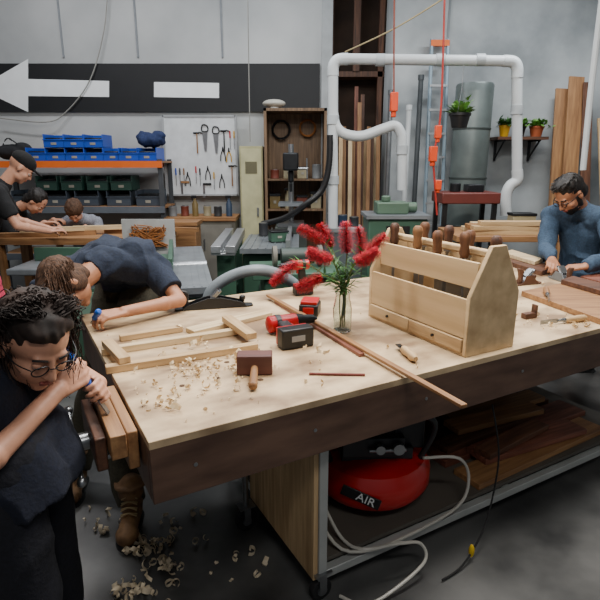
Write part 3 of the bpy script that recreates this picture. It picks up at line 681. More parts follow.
# man in blue sweater
D_=V((.07,.05,0))
J=dict(pel=(1.93,3.56,.86),chest=(1.88,3.52,1.12),neck=(1.83,3.49,1.265),head=(1.70,3.42,1.365),hf=(-.78,-.28,-.80),hu=(-.62,-.18,.70),
 sL=(1.92,3.34,1.21),sR=(1.70,3.63,1.21),eL=(1.87,3.15,1.0),wL=(1.66,3.05,.96),hL=((-.85,.1,-.1),(-.1,.2,-1),1.3),
 eR=(1.60,3.46,1.0),wR=(1.54,3.22,.97),hR=((-.35,-.8,-.15),(-.2,.1,-1),1.3),
 kR=(1.88,3.76,.47),kL=(2.05,3.60,.47),aR=(1.95,3.82,.1),aL=(2.15,3.72,.1),fR=(-.6,.2,0),fL=(-.6,.0,0),side=(-.49,.87,0))
for k in list(J):
    if k in ('hf','hu','hL','hR','fR','fL','side'): continue
    J[k]=tuple(V(J[k])+D_)
rt,hp,R,hsz=person('bearded man in grey-blue sweater looking down at his work',J,dict(shirt=cloth('blue_sweater','#34475c'),trousers=cloth('dark_trousers','#1c1d22'),shoe=black,hairm=blackhair,voxel=.005,sleeve='long',glasses=.0024,hs=1.04,s=.96,fat=.95,fold=.013))
b=B(); b.ell(hp(0,-.024,.048),(.082,.098,.086),R,n=24); b.ell(hp(0,.010,.10),(.062,.064,.034),R); b.ell(hp(0,-.06,-.01),(.074,.05,.07),R)
ho=mk('hair',b,blackhair,rt,world=True); remesh(ho,.005,2,.006,25)
b=B()
for i in range(500):
    a=random.uniform(0,math.pi*2); d=V((math.cos(a),math.sin(a)-.15,random.uniform(.0,1.1))).normalized()
    if d.y>.5 and d.z<.5: continue
    st=hp(d.x*.078,-.02+d.y*.092,.045+d.z*.085); out=R@d; fw=R@V((random.uniform(-.5,.5),.8,.2))
    b.tube([st,st+out*.012+fw*.010,st+out*.012+fw*.024],[.0022,.002,.001],3)
mk('locks',b,blackhair,ho,world=True)
b=B(); b.ell(hp(0,.030,-.064),(.0605,.0615,.050),R); b.ell(hp(0,.067,-.092),(.027,.021,.023),R)
for k in (-1,1): b.ell(hp(.064*k,.01,-.04),(.011,.018,.045),R)
ho=mk('beard',b,blackhair,rt,world=True); remesh(ho,.005,2,.003,40)
# background figures
def pose(x,y,yaw,lean,z0=.95,hand_z=1.0,s=1,headlean=.6,reach=.42):
    Rz=Matrix.Rotation(yaw,3,'Z'); P=lambda a,b_,c: V((x,y,0))+Rz@V((a,b_,c))
    f=lambda d,l:(math.sin(l)*d,math.cos(l)*d)
    cy,cz=f(.3*s,lean); ny,nz_=f(.47*s,lean+.1); hy,hz_=f(.66*s,lean+.18)
    return dict(pel=P(0,0,z0),chest=P(0,cy,z0+cz),neck=P(0,ny,z0+nz_),head=P(0,hy+.03,z0+hz_),
      hf=Rz@V((0,math.cos(headlean+lean*.5),-math.sin(headlean+lean*.5))),hu=Rz@V((0,math.sin(headlean+lean*.5),math.cos(headlean+lean*.5))),
      sR=P(.18*s,ny-.03,z0+nz_-.05),sL=P(-.18*s,ny-.03,z0+nz_-.05),eR=P(.24*s,ny+.08,z0+nz_-.30),eL=P(-.24*s,ny+.08,z0+nz_-.30),
      wR=P(.12,ny+reach-.1,hand_z),wL=P(-.12,ny+reach-.1,hand_z),hR=(Rz@V((-.3,.9,0)),(0,0,-1)),hL=(Rz@V((.3,.9,0)),(0,0,-1)),
      kR=P(.1,.03,z0*.5),kL=P(-.1,.03,z0*.5),aR=P(.11,-.02,.1),aL=P(-.11,-.02,.1),fR=Rz@V((.1,1,0)),fL=Rz@V((-.1,1,0)),side=Rz@V((1,0,0)))
def bg(label,x,y,yaw,lean,shirt,hm,z0=.95,cap=False,s=1,**k):
    rt,hp,R,hsz=person(label,pose(x,y,yaw,lean,z0,s=s,**k),dict(shirt=shirt,trousers=MC.get('dark_trousers'),shoe=black,hairm=hm,voxel=.009,s=s,skin=skin2))
    if cap:
        b=B(); b.ell(hp(0,-.015,.065),(.088,.104,.075),R); b.ell(hp(0,.11,.055),(.06,.06,.01),R); h=mk('cap',b,cloth('cap_black','#0c0c0e'),rt,world=True); remesh(h,.008,1)
    else:
        b=B(); b.ell(hp(0,-.025,.045),(.086,.1,.09),R); b.ell(hp(0,-.06,-.02),(.075,.05,.08),R); h=mk('hair',b,hm,rt,world=True); remesh(h,.008,1,.01,25)
    return rt
bg('man in black cap and black t-shirt leaning over a far bench',-2.64,4.28,math.radians(-62),.35,cloth('black_tee2','#101114'),blackhair,.95,True)
bg('dark haired person in black top leaning over a far bench',-3.2,5.15,math.radians(-85),.85,cloth('black_tee2','#101114'),blackhair,.85)
bg('person in white top working at a far bench',-2.32,5.68,math.radians(190),.7,cloth('white_tee','#7e818b'),brownhair,.72,s=.88,hand_z=.96)
bg('person in bright pink shirt standing beside the benches',-1.82,2.76,math.radians(170),.1,cloth('pink_tee','#b83550'),brownhair,.93,False,.98)
# ---------------------------------------------------------------- clutter makers
def can(label,loc,r_,h_,m,m2=steel):
    t=thing('paint_can',label,'can',loc); b=B(); b.lathe([(.001,0),(r_,0),(r_*1.04,.006),(r_,.012),(r_,h_-.012),(r_*1.04,h_-.006),(r_,h_),(.001,h_)],20); mk('tin',b,m,t)
    b=B(); b.lathe([(.001,h_),(r_*.85,h_),(r_*.85,h_+.006),(.001,h_+.006)],20); mk('lid',b,m2,t); return t
def sprayc(label,loc,m):
    t=thing('spray_bottle',label,'bottle',loc); b=B(); b.lathe([(.001,0),(.035,0),(.035,.14),(.015,.18),(.015,.2),(.001,.2)],16); mk('bottle',b,m,t)
    b=B(); b.box((-.01,0,.22),(.06,.02,.03)); b.box((-.03,0,.195),(.008,.014,.04)); mk('trigger_head',b,darkmetal,t,bevel=.003); return t
def cbox(label,loc,d,m,rz=0):
    t=thing('storage_box',label,'box',loc,rz); b=B(); b.box((0,0,d[2]*.42),(d[0],d[1],d[2]*.84)); mk('tub',b,m,t,bevel=.004)
    b=B(); b.box((0,0,d[2]*.92),(d[0]+.012,d[1]+.012,d[2]*.16)); mk('lid',b,darkmetal,t,bevel=.004)
    b=B(); b.box((0,-d[1]/2-.002,d[2]*.45),(d[0]*.25,.004,d[2]*.2)); mk('label_card',b,mat('card','#8d8a80',.7),t); return t
def coil(label,loc,r_,m,rot=(math.pi/2,0,0)):
    pts=[]
    for i in range(42):
        a=i*math.pi/5; rr=r_*(1+.08*math.sin(i*1.7)); pts.append((rr*math.cos(a),rr*math.sin(a),.0022*i*.4))
    b=B(); b.tube(pts,.007,5); return mk('coiled_cord',b,m,loc=loc,rot=rot,label=label,cat='cord')
# ---------------------------------------------------------------- background furniture
fb=thing('far_workbench','timber workbench covered with wood parts near the rack','workbench',(-2.0,5.0,0))
b=B(); wbox(-.85,.75,-.3,.3,.84,.9,b); mk('top',b,oak[0],fb)
for sx in (-.78,.68):
    for sy in (-.24,.24):
        b=B(); wbox(sx-.04,sx+.04,sy-.04,sy+.04,0,.84,b); mk('leg',b,oak[2],fb)
for i in range(7):
    b=B(); b.box((0,0,.02),(random.uniform(.3,.6),.06,.04)); mk('timber_offcut',b,pale[0] if i%2 else oak[0],loc=(-2.5+.2*i,4.78+.07*i,.901+.041*(i%2)),rot=(0,0,random.uniform(-.3,.3)),label='timber offcut on the far workbench',cat='offcut',group='offcuts on the far workbench')
gm=thing('planer_machine','long green machine with cast iron bed','planer',(-1.72,4.15,0))
b=B(); wbox(-.4,.4,-.18,.18,0,.62,b); mk('cabinet',b,green,gm,bevel=.02)
b=B(); wbox(-.55,.52,-.22,.22,.72,.77,b); wbox(-.1,.1,-.18,.18,.6,.72,b); mk('bed',b,iron,gm,bevel=.01)
b=B(); wbox(-.5,.45,.14,.18,.77,.88,b); mk('fence',b,green,gm,bevel=.004)
b=B(); wbox(-.3,.3,-.2,-.18,.3,.58,b); mk('cover',b,mat('green_light','#6d8b7b',.5),gm)
# storage rack
ry0,ry1=5.9,6.4; rx0,rx1=X(-10,5.9),X(163,5.9)
rk=thing('storage_rack','steel storage rack with orange beams holding blue plastic bins','rack',((rx0+rx1)/2,(ry0+ry1)/2,0))
cx_=(rx0+rx1)/2; cy_=(ry0+ry1)/2
lv=(Z(161,5.85),Z(207,5.85),.55)
um=mat('upright_grey','#474b50',.5,.3)
for sx in (rx0+.03,rx1-.03):
    for sy in (ry0+.03,ry1-.03):
        b=B(); wbox(sx-cx_-.025,sx-cx_+.025,sy-cy_-.02,sy-cy_+.02,0,lv[0]+.02,b); mk('upright',b,um,rk)
for z in lv:
    for q_ in (-.253,.253):
        b=B(); wbox(rx0-cx_,rx1-cx_,q_-.017,q_+.017,z-.07,z,b); mk('beam',b,orange if z>1.3 else mat('beam_grey','#5a6068',.5),rk)
    b=B(); wbox(rx0-cx_,rx1-cx_,-.235,.235,z-.02,z,b); mk('shelf',b,oak[0],rk)
def binb(w,d,h,m):
    t=thing('plastic_bin','','storage bin')
    b=B(); tk=.006
    wbox(-w/2,w/2,-d/2,d/2,0,tk,b); wbox(-w/2,-w/2+tk,-d/2,d/2,0,h,b); wbox(w/2-tk,w/2,-d/2,d/2,0,h,b); wbox(-w/2,w/2,d/2-tk,d/2,0,h,b); wbox(-w/2,w/2,-d/2,-d/2+tk,0,h*.6,b)
    wbox(-w/2-.006,w/2+.006,-d/2-.008,-d/2,h*.55,h*.62,b)
    mk('tub',b,m,t,bevel=.002); b=B(); wbox(-.03,.03,-d/2-.003,-d/2,h*.2,h*.38,b); mk('label_card',b,mat('card','#8d8a80',.7),t)
    b=B(); wbox(-w/2+.01,w/2-.01,-d/2+.03,d/2-.01,h*.3,h*.75,b); mk('contents',b,darkmetal,t,bevel=.01); return t
t0=binb(.22,.3,.14,bluep); t0['group']='blue bins on the rack'; L_='open fronted blue plastic bin on the orange rack shelf'; t0['label']=L_
t0.matrix_basis=Matrix.Translation((X(58,5.95),6.1,lv[0]+.001))
for px,zo in ((58,.142),(77,0),(77,.142),(96,0),(96,.142),(114,0),(131,0),(149,0),(40,0)):
    clone(t0,(X(px,5.95),6.1+random.uniform(-.02,.02),lv[0]+.001+zo),(0,0,random.uniform(-.05,.05)),L_)
t1=binb(.27,.3,.17,mat('bin_grey','#39424d',.5)); t1['group']='grey bins on the lower shelf'; t1['label']='dark grey plastic bin on the lower rack shelf'
t1.matrix_basis=Matrix.Translation((X(84,5.95),6.12,lv[1]+.001))
for px in (20,52,116,146): clone(t1,(X(px,5.95),6.12,lv[1]+.001),(0,0,random.uniform(-.03,.03)))
t2=binb(.24,.3,.16,mat('bin_dkgreen','#24423a',.5)); t2['group']='dark bins on the rack'; t2['label']='dark green plastic bin stacked on the lower rack shelf'
t2.matrix_basis=Matrix.Translation((X(70,5.95),6.12,lv[1]+.173)); clone(t2,(X(96,5.95),6.12,lv[1]+.173)); clone(t2,(X(120,5.95),6.12,lv[1]+.173)); clone(t2,(X(45,5.95),6.12,lv[1]+.173))
b=B(); b.ell((0,0,.09),(.2,.14,.09)); b.ell((.1,0,.13),(.1,.1,.07)); b.tube([(-.08,-.08,.16),(0,-.1,.24),(.1,-.08,.17)],.01,6)
o=mk('tool_bag',b,cloth('bag_black','#15161a'),loc=(X(10,5.95),6.12,lv[0]+.003),label='soft black tool bag on the orange rack shelf',cat='bag'); remesh(o,.012,2,.01,10)
b=B(); b.ell((0,0,.08),(.16,.12,.08)); b.ell((-.08,.02,.12),(.09,.08,.06)); b.ell((.09,.0,.13),(.08,.08,.05))
o=mk('tool_bag',b,cloth('bag_blue','#1c2b52'),loc=(X(150,5.95),6.12,lv[0]+.146),label='dark blue cloth bag piled on a blue bin',cat='bag'); remesh(o,.012,2,.02,16)
# pegboard with tools
Yp=6.38; px0,px1=167,238
pb=thing('pegboard','white pegboard hung with hand tools','pegboard',(X(202,Yp),Yp,Z(194,Yp)))
ph=Z(117,Yp)-Z(194,Yp); pw=X(px1,Yp)-X(px0,Yp)
b=B(); wbox(-pw/2,pw/2,-.01,.01,0,ph,b); mk('board',b,mat('peg_white','#c9cdd0',.6),pb)
b=B(); 
for s_ in (-1,1): wbox(s_*pw/2-.012,s_*pw/2+.012,-.02,.02,-.02,ph+.02,b)
wbox(-pw/2,pw/2,-.02,.02,ph,ph+.02,b); wbox(-pw/2,pw/2,-.02,.02,-.02,0,b); mk('rim',b,mat('peg_rim','#9a9da0',.5),pb)
def pt(px,py): return (X(px,Yp,py),Yp-.018,Z(py,Yp))
def hung(kind,px,py,m):
    p=pt(px,py)
    if kind=='hammer':
        t=thing('hammer','hammer with wooden handle hanging on the pegboard','hammer',p,group='tools on the pegboard'); b=B(); b.cyl((0,0,-.28),(0,0,0),.010,.008,10); mk('handle',b,m,t); b=B(); b.cyl((-.05,0,.0),(.03,0,.0),.012,.012,12); b.box((.055,0,.004),(.05,.018,.012),rot=(0,.3,0)); mk('head',b,darkmetal,t)
    elif kind=='screwdriver':
        t=thing('screwdriver','screwdriver with coloured handle hanging on the pegboard','screwdriver',p,group='tools on the pegboard'); b=B(); b.lathe([(.007,0),(.010,-.02),(.009,-.06),(.010,-.09),(.006,-.1)],12); mk('handle',b,m,t); b=B(); b.cyl((0,0,-.25),(0,0,-.1),.004,n=8); mk('shaft',b,steel,t)
    elif kind=='pliers':
        t=thing('pliers','pliers hanging on the pegboard','pliers',p,group='tools on the pegboard'); b=B(); b.tube([(-.01,0,0),(-.03,0,-.06),(-.035,0,-.14)],.007,6); b.tube([(.01,0,0),(.03,0,-.06),(.035,0,-.14)],.007,6); mk('grips',b,m,t); b=B(); b.prism([(-.014,0),(.014,0),(.005,.06),(-.005,.06)],.01,Matrix(((1,0,0,0),(0,0,1,-.005),(0,1,0,0),(0,0,0,1)))); mk('jaws',b,darkmetal,t)
    elif kind=='saw':
        t=thing('hand_saw','hand saw hanging on the pegboard','saw',p,group='tools on the pegboard'); b=B(); b.prism([(-.04,0),(.04,0),(.015,-.28),(-.015,-.28)],.003,Matrix(((1,0,0,0),(0,0,1,0),(0,1,0,0),(0,0,0,1)))); mk('blade',b,steel,t); b=B(); b.tube([(-.04,0,0),(.04,0,0),(.035,0,.07),(-.03,0,.08)],.009,8,closed=True); mk('handle',b,m,t)
    elif kind=='square':
        t=thing('try_square','try square hanging on the pegboard','square',p,group='tools on the pegboard'); b=B(); b.box((.0,.004,-.1),(.03,.003,.2)); mk('blade',b,steel,t); b=B(); b.box((.05,0,0),(.12,.014,.03)); mk('stock',b,m,t)
    t.matrix_basis=t.matrix_basis@Matrix.Scale(.82,4)
for i,(k,px,py,m) in enumerate((('saw',205,131,black),('hammer',197,133,oak[2]),('saw',216,133,black),('hammer',224,131,black),('screwdriver',230,131,redp),('screwdriver',234,131,yel),('pliers',229,152,yel),('pliers',223,151,black),
   ('square',182,182,oak[0]),('screwdriver',176,168,bluep),('screwdriver',196,166,redp),('pliers',208,170,black),('screwdriver',200,168,black),('hammer',232,166,oak[2]),('pliers',188,176,black),('screwdriver',214,172,yel),('square',204,184,black),('pliers',222,178,black),('screwdriver',180,168,black),('screwdriver',184,168,oak[0]))): hung(k,px,py,m)
t=thing('side_bench','low pale cabinet bench below the pegboard','bench',(X(199,6.1),6.12,0))
b=B(); wbox(-.38,.43,-.22,.25,.92,.96,b); mk('top',b,oak[0],t)
b=B(); wbox(-.37,.42,-.2,.23,0,.92,b); mk('carcass',b,mat('carc','#5e5a50',.6),t)
for k in (-1,1):
    b=B(); wbox(.2*k-.17,.2*k+.18,-.22,-.2,.05,.88,b); d=mk('door',b,mat('doorgr','#75726a',.6),t); b=B(); b.cyl((.2*k-.13*k,-.24,.6),(.2*k-.13*k,-.24,.72),.008); mk('handle',b,steel,d)
random.seed(21)
cols=[mat('tin_%d'%i,c,.5) for i,c in enumerate(('#6a6d6f','#6e3427','#2b3c52','#8e866c','#2a2c2f','#6a5830'))]
for i in range(6):
    x=X(199,6.1)-.31+.13*i
    if i%3==2: sprayc('spray bottle on the side bench',(x,6.05,.961),cols[(i+3)%6])
    else: can('paint tin on the side bench',(x,6.05+.05*(i%2),.961),.045,.11,cols[i])
# locker
lx0,lx1=X(240,6.1),X(263,6.1); lz=Z(146,6.1)
t=thing('locker','cream steel locker with vented door beside the pegboard','locker',((lx0+lx1)/2,6.3,0)); w_=(lx1-lx0)/2
lk=mat('locker_cream','#a3a07a',.5,.0); b=B(); wbox(-w_,w_,-.19,.19,0,lz,b); mk('body',b,lk,t,bevel=.004)
b=B(); wbox(-w_+.015,w_-.015,-.205,-.19,.04,lz-.03,b); d=mk('door',b,mat('locker_door','#b3b08a',.5,.0),t,bevel=.002)
b=B(); wbox(-w_*.5,w_*.5,-.209,-.204,lz-.3,lz-.17,b); mk('vent',b,mat('vent_br','#5f5b42',.6),d)
b=B(); wbox(w_*.45,w_*.6,-.225,-.205,lz*.55,lz*.55+.1,b); mk('handle',b,steel,d)
# open tool cabinet
kx0,kx1=X(265,6.1),X(326,6.1); kz=Z(108,6.05)
kc=(kx0+kx1)/2
t=thing('tool_cabinet','open brown plywood cabinet crowded with boxes and tins','cabinet',(kc,6.26,0)); w_=(kx1-kx0)/2
kb=wood('cab_brown','#5a4532','#84694e',2)
b=B(); wbox(-w_,-w_+.03,-.22,.22,0,kz,b); wbox(w_-.03,w_,-.22,.22,0,kz,b); wbox(-w_,w_,-.22,.22,kz-.03,kz,b); wbox(-w_,w_,.2,.22,0,kz,b); mk('carcass',b,kb,t)
shz=(.5,1.02,1.36)
for z in shz: b=B(); wbox(-w_+.03,w_-.03,-.2,.2,z,z+.02,b); mk('shelf',b,kb,t)
for z in shz[1:]:
    x=-w_+.11
    while x<w_-.09:
        k=random.random(); h_=random.uniform(.1,.2)
        if k<.6: cbox('small storage box on a cabinet shelf',(kc+x,6.2,z+.021),(.12,.16,h_),cols[random.randrange(6)])
        elif k<.8: can('tin on a cabinet shelf',(kc+x,6.16,z+.021),.05,h_*.8,cols[random.randrange(6)])
        else: sprayc('spray bottle on a cabinet shelf',(kc+x,6.16,z+.021),cols[random.randrange(6)])
        x+=random.uniform(.14,.17)
coil('coiled black cord hung inside the cabinet',(kc-.17,6.43,1.93),.10,black); coil('coiled orange cord hung inside the cabinet',(kc+.14,6.43,1.95),.09,mat('rusty','#8a5526',.8))
t=thing('work_lamp','round grey work lamp lying on top of the cabinet','lamp',(X(275,6.2),6.2,kz+.001))
b=B(); b.cyl((0,0,0),(0,0,.03),.05); mk('base',b,white,t)
b=B(); b.ell((0,0,.06),(.13,.1,.045)); mk('shade',b,mat('lens_grey','#b5b2a8',.5),t)
# drill press
t=thing('drill_press','bench drill press with dark head and steel column','drill press',(X(291,5.7),5.7,0))
b=B(); wbox(-.17,.17,-.2,.2,0,.9,b); mk('stand',b,mat('standgr','#39403c',.6),t,bevel=.01)
b=B(); b.cyl((0,.08,.9),(0,.08,1.75),.03); wbox(-.14,.14,-.2,.15,.9,.94,b); mk('column',b,steel,t)
b=B(); wbox(-.08,.08,-.2,.14,1.48,1.66,b); b.cyl((0,-.1,1.36),(0,-.1,1.48),.03); b.cyl((0,-.1,1.26),(0,-.1,1.36),.016); mk('head',b,darkmetal,t,bevel=.02)
b=B(); wbox(-.13,.13,-.22,.1,1.12,1.15,b); mk('work_table',b,iron,t)
b=B(); b.cyl((.08,-.05,1.5),(.18,-.05,1.5),.012); b.cyl((.17,-.2,1.4),(.17,.1,1.6),.008); mk('feed_handle',b,steel,t)
t=thing('wooden_crate','tall unfinished plywood crate behind the machines','crate',(X(172,5.4),5.5,0))
b=B(); wbox(-.22,.22,-.14,.14,.0,.95,b); mk('box',b,oak[0],t,bevel=.005); b=B(); wbox(-.24,.24,-.16,.16,.93,.97,b); mk('lid',b,oak[0],t)
# tangled cord on white panel
P=at(152,240,4.55)
t=thing('cord_bundle','bundle of tangled orange cord hung against a white panel','cord bundle',(P.x-.02,4.55,P.z-.12)); random.seed(9)
b=B()
for i in range(20): b.tube([(random.uniform(-.18,.16),random.uniform(-.03,.0),random.uniform(.05,.26)) for _ in range(5)],.005,5)
mk('cord',b,mat('rusty','#8a5526',.8),t)
b=B(); wbox(-.24,.22,.01,.03,-.05,.3,b); wbox(-.24,-.21,.01,.05,-(P.z-.12),.0,b); wbox(.19,.22,.01,.05,-(P.z-.12),.0,b); mk('panel',b,mat('panel_w','#a4a6a4',.6),t)
# jointer
alu=mat('alu','#b9bcc0',.3,.8)
jt=thing('jointer_machine','cast iron jointer with grey tables and green cabinet','jointer',(-.84,3.82,0),math.radians(103))
b=B(); wbox(-.35,.35,-.17,.17,0,.60,b); mk('cabinet',b,green,jt,bevel=.02)
b=B(); b.prism([(-.75,.78),(.75,.78),(.35,.60),(-.35,.60)],.20,Matrix(((1,0,0,0),(0,0,1,-.10),(0,1,0,0),(0,0,0,1)))); mk('casting',b,green,jt,bevel=.004)
b=B(); wbox(-.80,-.05,-.14,.14,.80,.84,b); wbox(.05,.80,-.14,.14,.80,.84,b)
for k in range(15): wbox(-.76+.105*k,-.745+.105*k,-.145,.145,.77,.80,b)
for k in range(6): wbox(-.78,-.06,-.12+.045*k,-.108+.045*k,.84,.843,b); wbox(.06,.78,-.12+.045*k,-.108+.045*k,.84,.843,b)
mk('bed',b,iron,jt)
b=B(); wbox(-.45,.45,.10,.13,.845,.96,b); wbox(-.1,.1,.13,.2,.84,.9,b); mk('fence',b,green,jt,bevel=.003)
b=B(); b.cyl((0,-.14,.81),(0,.14,.81),.045,n=24); mk('cutter_head',b,alu,jt)
b=B(); b.tube([(-.5+.08*math.cos(a),-.2,.5+.08*math.sin(a)) for a in [i*.785 for i in range(8)]],.01,8,closed=True); b.cyl((-.5,-.1,.5),(-.5,-.2,.5),.01); b.cyl((-.58,-.2,.5),(-.42,-.2,.5),.007); b.cyl((-.5,-.12,.5),(-.4,-.1,.72),.012); mk('hand_wheel',b,darkmetal,jt)
# table saw
ts=thing('table_saw','table saw with ribbed cast iron top and green body','table saw',(-.26,4.85,0),math.radians(90))
b=B(); wbox(-.38,.36,-.24,.24,0,.80,b); mk('cabinet',b,green,ts,bevel=.02)
b=B(); wbox(-.5,.4,-.25,.25,.82,.86,b); wbox(-.3,.3,-.2,.2,.79,.82,b)
for k in range(8): wbox(-.5,.4,-.24+.066*k,-.228+.066*k,.86,.866,b)
mk('top',b,iron,ts)
b=B(); b.prism([(.12*math.cos(a),.12*math.sin(a)) for a in [i*math.pi/12 for i in range(13)]],.003,Matrix(((1,0,0,0),(0,0,1,0),(0,1,0,.86),(0,0,0,1)))); mk('saw_blade',b,steel,ts)
b=B(); wbox(-.55,.45,-.18,-.14,.867,.94,b); mk('fence',b,alu,ts)
b=B(); b.tube([(-.40,.0+.09*math.cos(a),.5+.09*math.sin(a)) for a in [i*.785 for i in range(8)]],.009,8,closed=True); b.cyl((-.38,0,.5),(-.41,0,.5),.012); b.cyl((-.4,-.09,.5),(-.4,.09,.5),.006); mk('hand_wheel',b,steel,ts)
t=thing('sliding_table','long ribbed aluminium sliding saw table on a green stand','sliding table',(-.66,4.95,0),math.radians(92))
b=B(); wbox(-.70,.5,-.1,-.02,.84,.9,b); wbox(-.70,.5,.02,.1,.84,.9,b)
for k in range(11): wbox(-.69+.11*k,-.67+.11*k,-.1,.1,.82,.84,b)
mk('rails',b,alu,t,bevel=.003)
b=B(); wbox(-.5,-.42,-.08,.08,0,.82,b); wbox(.3,.38,-.08,.08,0,.82,b); wbox(-.5,.38,-.03,.03,.3,.36,b); mk('stand',b,green,t,bevel=.004)
cbox('small green box on the saw table',(-.2,4.75,.868),(.16,.12,.1),green,.3); coil('coiled black cord lying on the saw table',(-.16,5.05,.872),.09,black,(0,0,0))
can('tin on the saw table',(-.36,5.12,.868),.045,.12,cols[4])
# low green machine behind bench
t=thing('grinder_stand','low dark green machine with grinding wheels behind the bench','machine',(-.02,3.75,0),math.radians(8))
b=B(); wbox(-.26,.25,-.22,.22,0,.78,b); mk('cabinet',b,green,t,bevel=.02)
b=B(); wbox(-.34,.30,-.25,.25,.79,.83,b); mk('top',b,green,t,bevel=.005)
b=B(); b.cyl((-.12,0,.91),(.12,0,.91),.06,n=20); b.box((0,0,.85),(.14,.12,.04)); mk('motor',b,mat('motor_gr','#2e3a35',.5),t,bevel=.004)
for k in (-1,1):
    b=B(); b.cyl((.15*k,0,.91),(.18*k,0,.91),.075,n=24); mk('grinding_wheel',b,mat('wheel_gr','#6d6a63',.9),t)
for x_,r_ in ((-.1,.03),(.1,.022)):
    b=B(); b.cyl((x_,-.22,.68),(x_,-.26,.68),r_); mk('knob',b,black,t)
# hoses
def ribhose(name,pts,r,m,label,cat='hose'):
    b=B(); b.tube(pts,r,14)
    return mk(name,b,m,world=True,label=label,cat=cat,loc=tuple(pts[0]))
Yh=3.0
ribhose('dust_hose',[at(205,310,Yh),at(212,290,Yh),at(232,276,Yh),at(258,270,Yh),at(282,276,Yh+.1),at(300,290,Yh+.2),at(306,310,Yh+.2)],.034,mat('hose_grey','#7d858b',.4,0,.1,6),'fat grey flexible dust hose arching behind the bench')
ribhose('suction_hose',[at(262,224,5.3),at(285,218,5.2),at(305,205,5.1),at(322,190,5.1),at(329,165,5.1),at(330,135,5.1)],.03,black,'black flexible suction hose looping up to the duct')
# PVC dust duct
Yd=5.2
du=thing('dust_duct','white pvc dust extraction duct with vertical drops','duct',(at(333,215,Yd).x,Yd,0))
def seg(pts,nm,rr=.048,m=pvc,sm=False):
    b=B()
    b.tube(pts,rr,16,smooth=sm); mk(nm,b,m,du,world=True)
A_=lambda x,y,Y=Yd: at(x,y,Y)
seg([A_(333,228),A_(333,74)],'duct_pipe'); seg([A_(333,76),A_(333.5,66),A_(338,60),A_(348,59)],'elbow',.053,pvc,True)
seg([A_(346,59),A_(505,61)],'duct_pipe'); seg([A_(503,61),A_(513,62),A_(517,68),A_(517,78)],'elbow',.053,pvc,True)
seg([A_(517,76),A_(517,172)],'duct_pipe'); seg([A_(517,170),A_(517,180),A_(510,186),A_(506,196),A_(506,215)],'duct_pipe',.053,pvc,True)
seg([A_(333,112),A_(336,126),A_(345,134),A_(362,136),A_(383,129),A_(395,126),A_(401,134),A_(402,146),A_(402,190)],'branch_pipe',.048,pvc,True)
cg=mat('pvc_grey','#aeb4b7',.4)
for (x,y) in ((333,120),(333,180),(517,110),(402,150)):
    b=B(); p=A_(x,y); b.cyl(p-V((0,0,.04)),p+V((0,0,.04)),.057,n=20); mk('collar',b,cg,du,world=True)
for x in (380,440,480):
    b=B(); p=A_(x,60); b.cyl(p-V((.04,0,0)),p+V((.04,0,0)),.055,n=20); mk('collar',b,cg,du,world=True)
for px,m,tp in ((409,pvc,110),(391,steel,95),(421,mat('pipe_dk','#4a4f52',.5,.5),80)):
    p=at(px,tp,5.85); b=B(); b.cyl((p.x,5.85,0),(p.x,5.85,p.z),.026,n=14); b.cyl((p.x,5.85,p.z),(p.x,5.85,p.z+.05),.032,n=14)
    mk('standpipe',b,m,world=True,label='slim vertical pipe standing behind the dust duct',cat='pipe')
# dust collector drum
P=at(462,185,5.7)
t=thing('dust_drum','tall grey galvanised dust collector drum against the concrete wall','drum',(P.x+.07,5.75,.0))
b=B(); zt_=Z(84,5.75); b.lathe([(.001,.3),(.17,.3),(.19,.34),(.19,zt_-.02),(.18,zt_),(.001,zt_+.01)],32); mk('barrel',b,mat('galv','#5f6866',.45,.3,.2,5),t)
for z in (.9,1.4,1.9):
    b=B(); b.lathe([(.188,z-.012),(.197,z-.006),(.197,z+.006),(.188,z+.012)],32); mk('hoop',b,mat('galv_dark','#464d4b',.5,.5),t)
for a in (0,2.1,4.2):
    b=B(); b.cyl((.14*math.cos(a),.14*math.sin(a),0),(.14*math.cos(a),.14*math.sin(a),.32),.02); mk('leg',b,darkmetal,t)
# ladder
t=thing('step_ladder','pale blue-grey ladder with orange cap leaning on the wall','ladder',(X(434,5.95)-.02,5.7,0))
zt_=Z(38,5.95); dz=zt_; lean=.30; w_=.085
for s_ in (-1,1):
    b=B(); b.tube([(s_*w_*1.2,0,0),(s_*w_,lean,zt_)],.02,6,smooth=False); mk('rail',b,mat('ladder_rail','#7e909c',.45,.2),t)
for k in range(11): 
    b=B(); u=(k+.6)/11.5; b.box((0,lean*u,dz*u),(w_*2.2,.05,.022)); mk('rung',b,mat('alu2','#b4b8bb',.35,.7),t)
b=B(); b.box((0,lean,zt_-.04),(w_*2.3,.05,.06)); mk('top_cap',b,orange,t)
# cords with orange plugs
def cord(pts,r_,m,label,plugs):
    t=thing('hanging_cord',label,'power cord',tuple(pts[-1])); b=B(); b.tube(pts,r_,6,smooth=len(pts)>2); mk('cable',b,m,t,world=True)
    for (c,w__,h__,mm) in plugs:
        b=B(); b.box(c,(w__,w__,h__)); b.cyl(c-V((0,0,h__*.8)),c,w__*.35,n=10); mk('plug',b,mm,t,world=True,bevel=.006)
oc=mat('plug_orange','#d0451a',.4)
cord([at(395,-60,4.6),at(394,50,4.6),at(394,105,4.6)],.007,mat('cord_red','#7a3a2a',.6),'reel cord with orange socket hanging from the ceiling',[(at(394,102,4.6),.06,.15,oc)])
cord([at(446,-60,4.4),at(443,60,4.4),at(440,120,4.4),at(433,158,4.4),at(434,172,4.4),at(437,215,4.4)],.008,mat('cord_red2','#a02a22',.5),'red power cord with orange sockets hanging from the ceiling',[(at(438,132,4.4),.05,.10,oc),(at(433,154,4.4),.06,.12,oc),(at(438,185,4.4),.05,.08,oc)])
